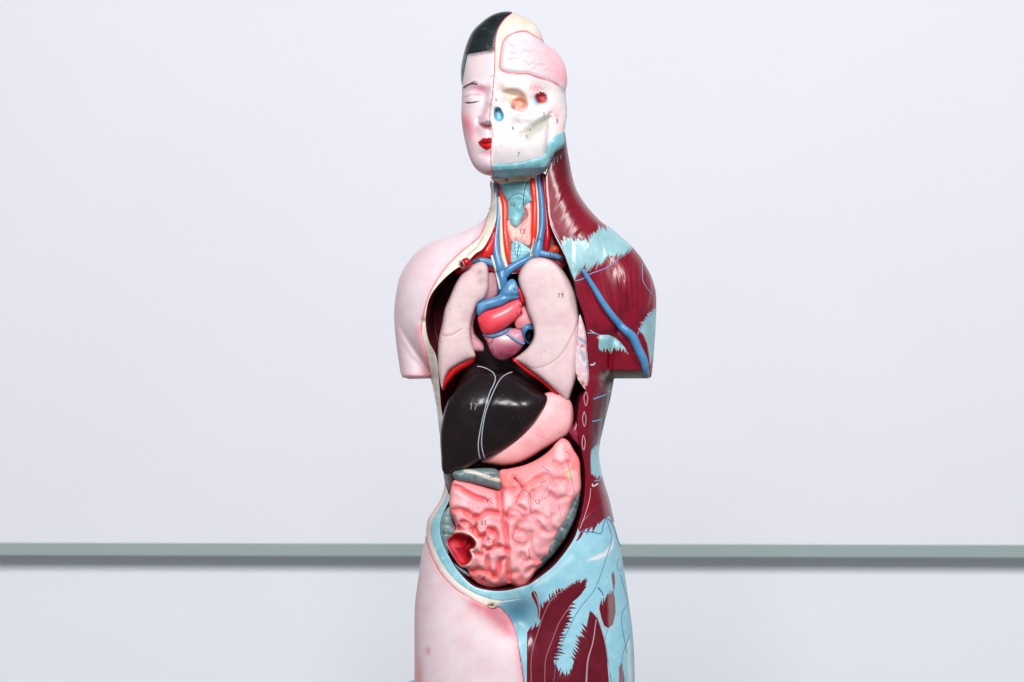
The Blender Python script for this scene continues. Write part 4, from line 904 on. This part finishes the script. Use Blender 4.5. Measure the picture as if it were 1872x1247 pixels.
TRV = smooth(A(828,862, 860,857, 908,858, 914,866, 916,898, 900,893, 882.6,889, 857,883, 836,880, 829,872), 3)
trv = relief('colon', TRV, -62, paint((96, 116, 120), ('noise', 12, 3, (120, 140, 142), .5, .75, .6), ('line', A(850,859, 868,864, 888,872, 912,878), 3.4, (206, 198, 184), 1)), MTEND, T, g=1.25, prof=(14, 12),
             sculpt=lambda X, Y, d: (sum(-1.6 * LG(X, Y, k, 1.5) for k in (A(850,868, 846,886), A(868,874, 864,892), A(888,880, 886,896))) + 1.2 * LG(X, Y, A(850,859, 868,864, 888,872, 912,878), 3)) * sm(d / 3))
number('56', 900, 869.5, 7.5, trv)
z4 = lambda *a: zs(780, 800, 3.897, *a)
GUT = smooth(np.vstack([A(913,861), A(930,857, 959.6,850, 985,838, 1006,822, 1018,808, 1028,801, 1038.6,806, 1048.6,822, 1059,840, 1061.5,868, 1061,899, 1047,920, 1034,954, 1018.6,979.6, 1006,1013, 980,1044, 970,1059, 959.6,1070, 946.8,1073.5, 933,1068, 918.6,1071, 898,1074.6, 875,1067.5, 859.5,1054, 853,1040, 841.6,1036, 824,1012, 815,990, 828.8,974.5, 832.6,964, 826,943.7, 821,923, 823.6,897.5, 830,878, 845,880, 859.5,883, 880,889, 902,895, 914,896)]), 3)
grooves = [z4(525,375, 530,480, 550,590, 565,700, 577,800, 575,900, 590,1040), z4(190,350, 230,355, 270,385, 350,425, 400,440), z4(165,525, 225,512, 290,530, 340,565, 380,565, 430,530, 510,540), z4(165,410, 215,400, 250,420, 300,500)[:0].reshape(0, 2),
  z4(185,570, 205,620, 225,650), z4(255,600, 300,610, 320,660, 360,700, 400,700), z4(270,540, 320,580, 350,560), z4(345,600, 350,660, 395,705, 420,680, 470,670), z4(405,700, 400,750, 430,790, 480,780, 520,770), z4(440,650, 480,660, 500,720, 480,750),
  z4(435,800, 430,880, 440,940, 480,990), z4(450,790, 520,775, 570,800), z4(545,865, 520,890, 510,940, 485,985), z4(310,960, 370,940, 430,960), z4(345,820, 390,830, 400,790), z4(500,380, 510,460, 505,530),
  z4(615,285, 660,325, 680,370, 650,430, 635,480, 690,520), z4(540,360, 590,375, 650,360), z4(690,365, 720,345, 790,300, 820,305), z4(640,480, 680,500, 710,520), z4(570,560, 590,520, 640,515, 680,550, 690,590, 650,620, 640,660), z4(570,560, 600,575),
  z4(640,660, 620,700, 630,750, 690,775, 725,740, 715,700, 680,670, 640,670), z4(750,390, 740,460, 745,540), z4(780,540, 820,560, 855,580), z4(800,630, 840,670, 890,680, 930,670), z4(740,680, 740,760, 760,830, 800,855, 850,850), z4(670,860, 680,830, 700,880, 720,880),
  z4(740,870, 780,880, 830,890), z4(880,400, 930,440, 960,430, 1000,420), z4(900,560, 880,620, 900,650), z4(780,300, 840,270, 890,290, 910,340), z4(600,970, 640,960), z4(720,960, 760,930, 800,940), z4(700,560, 760,560, 790,600), z4(910,180, 960,200, 1000,180), z4(940,300, 990,310, 1010,380)]
grooves = [smooth(k, 4, False) for k in grooves if len(k) > 1]
def lumps(X, Y):
    wx = X + 16 * (fbm(X, Y, 30, 31) - .5); wy = Y + 16 * (fbm(X, Y, 30, 41) - .5)
    n = vnoise(wx, wy, 15, 51)
    return np.abs(n - .5) * 2
def cecum(X, Y): return sdf(X, Y, CEC)[0]
CEC = smooth(A(815,990, 822,979, 831,973.5, 841,973, 852,976, 862,980, 870,990, 871,997, 866,1004, 860,1006, 864,1016, 862,1025, 856,1032, 845,1036, 835,1029, 825,1013), 2.5)
def gutfeat(X, Y, d):
    e = np.zeros_like(X)
    for k, gv in enumerate(grooves):
        D_ = ldist(X, Y, gv)
        w_ = 3.1 if k < 14 else 3.8
        e = e - (7.2 if k < 14 else 3.4) * np.exp(-.5 * (D_ / w_) ** 2) + (3.0 if k < 14 else 1.4) * np.exp(-.5 * ((D_ - 10) / 5) ** 2)
    left = sm((930 - X) / 20)
    e = e + 5.5 * (fbm(X, Y, 27, 77, 2) - .5)
    e = e + 1.4 * (fbm(X, Y, 18, 12) - .5)
    e = np.clip(e, -11, 7)
    dc = cecum(X, Y)
    e = e * sm((-dc + 4) / 5)
    e = e + 3.5 * np.exp(-.5 * ((dc + 1.5) / 2.2) ** 2) - 26 * sm((dc - .5) / 9) + (9 * G(X, Y, 851, 988, 4, 12, 20) + 7 * G(X, Y, 835, 1000, 6, 4)) * sm(dc / 4)
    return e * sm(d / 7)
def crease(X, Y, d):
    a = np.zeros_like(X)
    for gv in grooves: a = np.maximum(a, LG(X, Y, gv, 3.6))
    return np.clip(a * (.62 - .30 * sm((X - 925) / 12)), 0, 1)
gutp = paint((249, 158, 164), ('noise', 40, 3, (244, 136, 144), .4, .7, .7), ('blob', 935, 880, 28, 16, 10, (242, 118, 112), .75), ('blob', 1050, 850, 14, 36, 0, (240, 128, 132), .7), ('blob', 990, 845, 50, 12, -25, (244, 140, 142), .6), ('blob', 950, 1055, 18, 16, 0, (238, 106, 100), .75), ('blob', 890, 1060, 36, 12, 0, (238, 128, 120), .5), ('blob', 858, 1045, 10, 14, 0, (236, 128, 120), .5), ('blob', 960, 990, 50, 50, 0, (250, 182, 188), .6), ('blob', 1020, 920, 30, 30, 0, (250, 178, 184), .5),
    ('fn', lambda X, Y, d: sm((fbm(X, Y, 27, 77, 2) - .47) * 5) * .55, (253, 200, 203)), ('edge', 4, (230, 96, 92), .6), ('fn', crease, (226, 66, 70)), ('poly', A(1033,862, 1038,853, 1045,858, 1046,876, 1042,880, 1038,876), 2, (206, 190, 150), .85),  # pale lump tops: highlights put into the colour
    ('fn', lambda X, Y, d: np.exp(-.5 * ((cecum(X, Y) + 1) / 1.8) ** 2) * .9, (244, 216, 208)), ('fn', lambda X, Y, d: sm((cecum(X, Y) - .3) / 2), (196, 16, 36)), ('fn', lambda X, Y, d: sm((cecum(X, Y)) / 2) * (G(X, Y, 852, 984, 8, 5) + G(X, Y, 862, 995, 5, 6) + G(X, Y, 856, 1014, 7, 10)) * .9, (140, 6, 20)),
    ('blob', 829, 1000, 6, 8, -30, (240, 110, 130), .7), ('blob', 838, 1022, 7, 7, 0, (226, 70, 92), .7))  # lighter pinks are painted highlights inside the caecum
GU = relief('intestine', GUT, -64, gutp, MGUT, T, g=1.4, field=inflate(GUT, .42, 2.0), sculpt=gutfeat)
number('52', 983, 918, 7.5, GU, (96, 44, 54)); number('53', 884, 955.5, 7.5, GU, (70, 40, 50))
MR, MB = (206, 30, 44), (104, 112, 170)
mk = []
for x, y, s in ((890, 913, 1.1), (840, 958, 1), (868, 961, 1.1), (892, 983, .9), (884, 1056, 1.1)):
    a0 = {890: 35, 840: 100, 868: 110, 892: 75, 884: 110}[x]
    for k, (da, L, c) in enumerate(((-45, 10, MR), (0, 13, MR), (38, 11, MR), (-140, 8, MB), (-175, 7, MR))):
        a = radians(a0 + da); mk.append((A(x, y, x + L * s * cos(a), y + L * s * sin(a)), 2.8 if k < 3 else 2.0, .8, c))
strokes('vessel_mark', mk, MR, MI, GU, .5)
VL = (150, 70, 86); BL = (130, 138, 160)
strokes('vessel_line', [(p[0], p[1] * 1.25, p[2] * 1.25, p[3]) for p in [(z4(615,285, 650,315, 680,365, 655,420, 635,465), 2.0, 1.2, (176, 40, 50)), (z4(690,370, 735,400, 742,470, 740,530), 1.1, 1.1, VL), (z4(700,375, 725,400, 728,470, 740,540), .9, .9, BL), (z4(570,550, 575,575, 600,570), 1.2, 1, VL), (z4(590,525, 640,515, 680,550, 690,590, 650,620), 1, .8, VL),
    (z4(650,622, 620,680, 615,720, 650,745, 700,745, 730,720), 1, .8, VL), (z4(665,800, 668,840, 690,870), .8, .8, BL), (z4(725,790, 735,860), .8, .8, VL), (z4(820,350, 815,325, 850,310, 880,280, 885,260), 1.1, .9, (190, 90, 104)), (z4(880,290, 870,340, 830,400, 820,450, 830,520), 1.2, .8, BL), (z4(865,395, 910,430, 940,480, 955,560), .9, .7, BL), (z4(900,450, 880,500, 890,560), .7, .7, BL),
    (z4(830,440, 860,420, 880,405), .8, .8, VL), (z4(1000,170, 1025,260, 1040,330, 1055,400), .9, .8, (190, 80, 92)), (z4(985,100, 1015,115, 1020,160, 1000,170), 1.3, .8, (180, 60, 76)), (z4(820,205, 850,225, 875,243), 2.4, 1.4, (120, 120, 170)), (z4(580,590, 583,690), .7, .7, VL), (z4(625,280, 640,300, 650,305), 1.8, 1, (70, 40, 60)), (z4(500,960, 515,910, 545,860), .9, .8, (206, 80, 90)), (z4(640,300, 665,330), 1.6, 1, (96, 40, 60))]], VL, MI, GU, .45)
# small plug on the pelvic rim
tube('plug', A(893,1104, 899,1101, 905,1104, 902,1110, 895,1109), [2.4, 2.8, 2.6, 2.4, 2.2], (206, 192, 168), MBONE, T, sink=.2)
tube('plug', A(898,1105, 900.5,1106.5), [2.6, 2.4], (110, 96, 70), MBONE, T, sink=-.2)

# ------------------------------------------------------------------ foot of the cast
bs = smooth(A(735,1262, 742,1249, 756,1243, 800,1239, 900,1236, 1040,1240, 1120,1250, 1150,1262, 1150,1345, 735,1345), 4)
relief('base', bs, 30, paint((150, 186, 212)), MTEND, T, g=4, prof=(22, 20), back=60, upd=False)
# ------------------------------------------------------------------ boards behind
def box(name, lo, hi, mat, parent=None, bev=.0015):
    import bmesh
    bm = bmesh.new()
    bmesh.ops.create_cube(bm, size=1)
    for v in bm.verts:
        for k in range(3): v.co[k] = lo[k] + (v.co[k] + .5) * (hi[k] - lo[k])
    bmesh.ops.bevel(bm, geom=bm.edges[:], offset=bev, segments=2, affect='EDGES')
    me = bpy.data.meshes.new(name); bm.to_mesh(me); bm.free()
    me.materials.append(mat)
    o = bpy.data.objects.new(name, me); sc.collection.objects.link(o)
    if parent: o.parent = parent
    return o
def plain(name, col, rough, metal=0, bump=.05, bscale=300, var=.02):
    m = bpy.data.materials.new(name); m.use_nodes = True
    nt = m.node_tree; b = nt.nodes['Principled BSDF']
    tc = nt.nodes.new('ShaderNodeTexCoord'); n = nt.nodes.new('ShaderNodeTexNoise'); n.inputs['Scale'].default_value = 3; n.inputs['Detail'].default_value = 8
    nt.links.new(tc.outputs['Object'], n.inputs['Vector'])
    mx = nt.nodes.new('ShaderNodeMix'); mx.data_type = 'RGBA'
    c = lin(col)
    mx.inputs['A'].default_value = (*(c * (1 - var)), 1); mx.inputs['B'].default_value = (*(np.minimum(c * (1 + var), 1)), 1)
    nt.links.new(n.outputs['Fac'], mx.inputs['Factor']); nt.links.new(mx.outputs['Result'], b.inputs['Base Color'])
    b.inputs['Roughness'].default_value = rough; b.inputs['Metallic'].default_value = metal
    n2 = nt.nodes.new('ShaderNodeTexNoise'); n2.inputs['Scale'].default_value = bscale
    nt.links.new(tc.outputs['Object'], n2.inputs['Vector'])
    bp = nt.nodes.new('ShaderNodeBump'); bp.inputs['Strength'].default_value = bump; bp.inputs['Distance'].default_value = .0005
    nt.links.new(n2.outputs['Fac'], bp.inputs['Height']); nt.links.new(bp.outputs['Normal'], b.inputs['Normal'])
    return m
MW = plain('board_enamel', (238, 239, 248), .6); MA = plain('rail_metal', (160, 176, 176), .45, 0, .1, 200)
MWL = plain('wall_paint', (243, 245, 255), .8)
YW = 2.0                                     # wall surface
kk = (D + YW - .03) / D
zr = lambda py, y: ZC - (py - CY) * S * (D + y) / D
wall = box('wall', (-4, YW, ZC - 1.6), (4, YW + .1, ZC + 2.2), MWL); wall['kind'] = 'structure'
wb = bpy.data.objects.new('whiteboard', None); sc.collection.objects.link(wb)
wb['label'] = 'large white board behind the torso with a grey-green rail along its lower edge'; wb['category'] = 'whiteboard'
yf = YW - .066
zt, zb = zr(994.5, yf), zr(1018, yf)
box('panel', (-2.8, yf + .004, zt - .004), (2.8, YW - .002, ZC + 1.6), MW, wb, .001)
box('bottom_rail', (-2.8, yf, zb), (2.8, YW - .004, zt), MA, wb, .0012)
wb.rotation_euler[1] = radians(.13)   # hangs a touch out of level
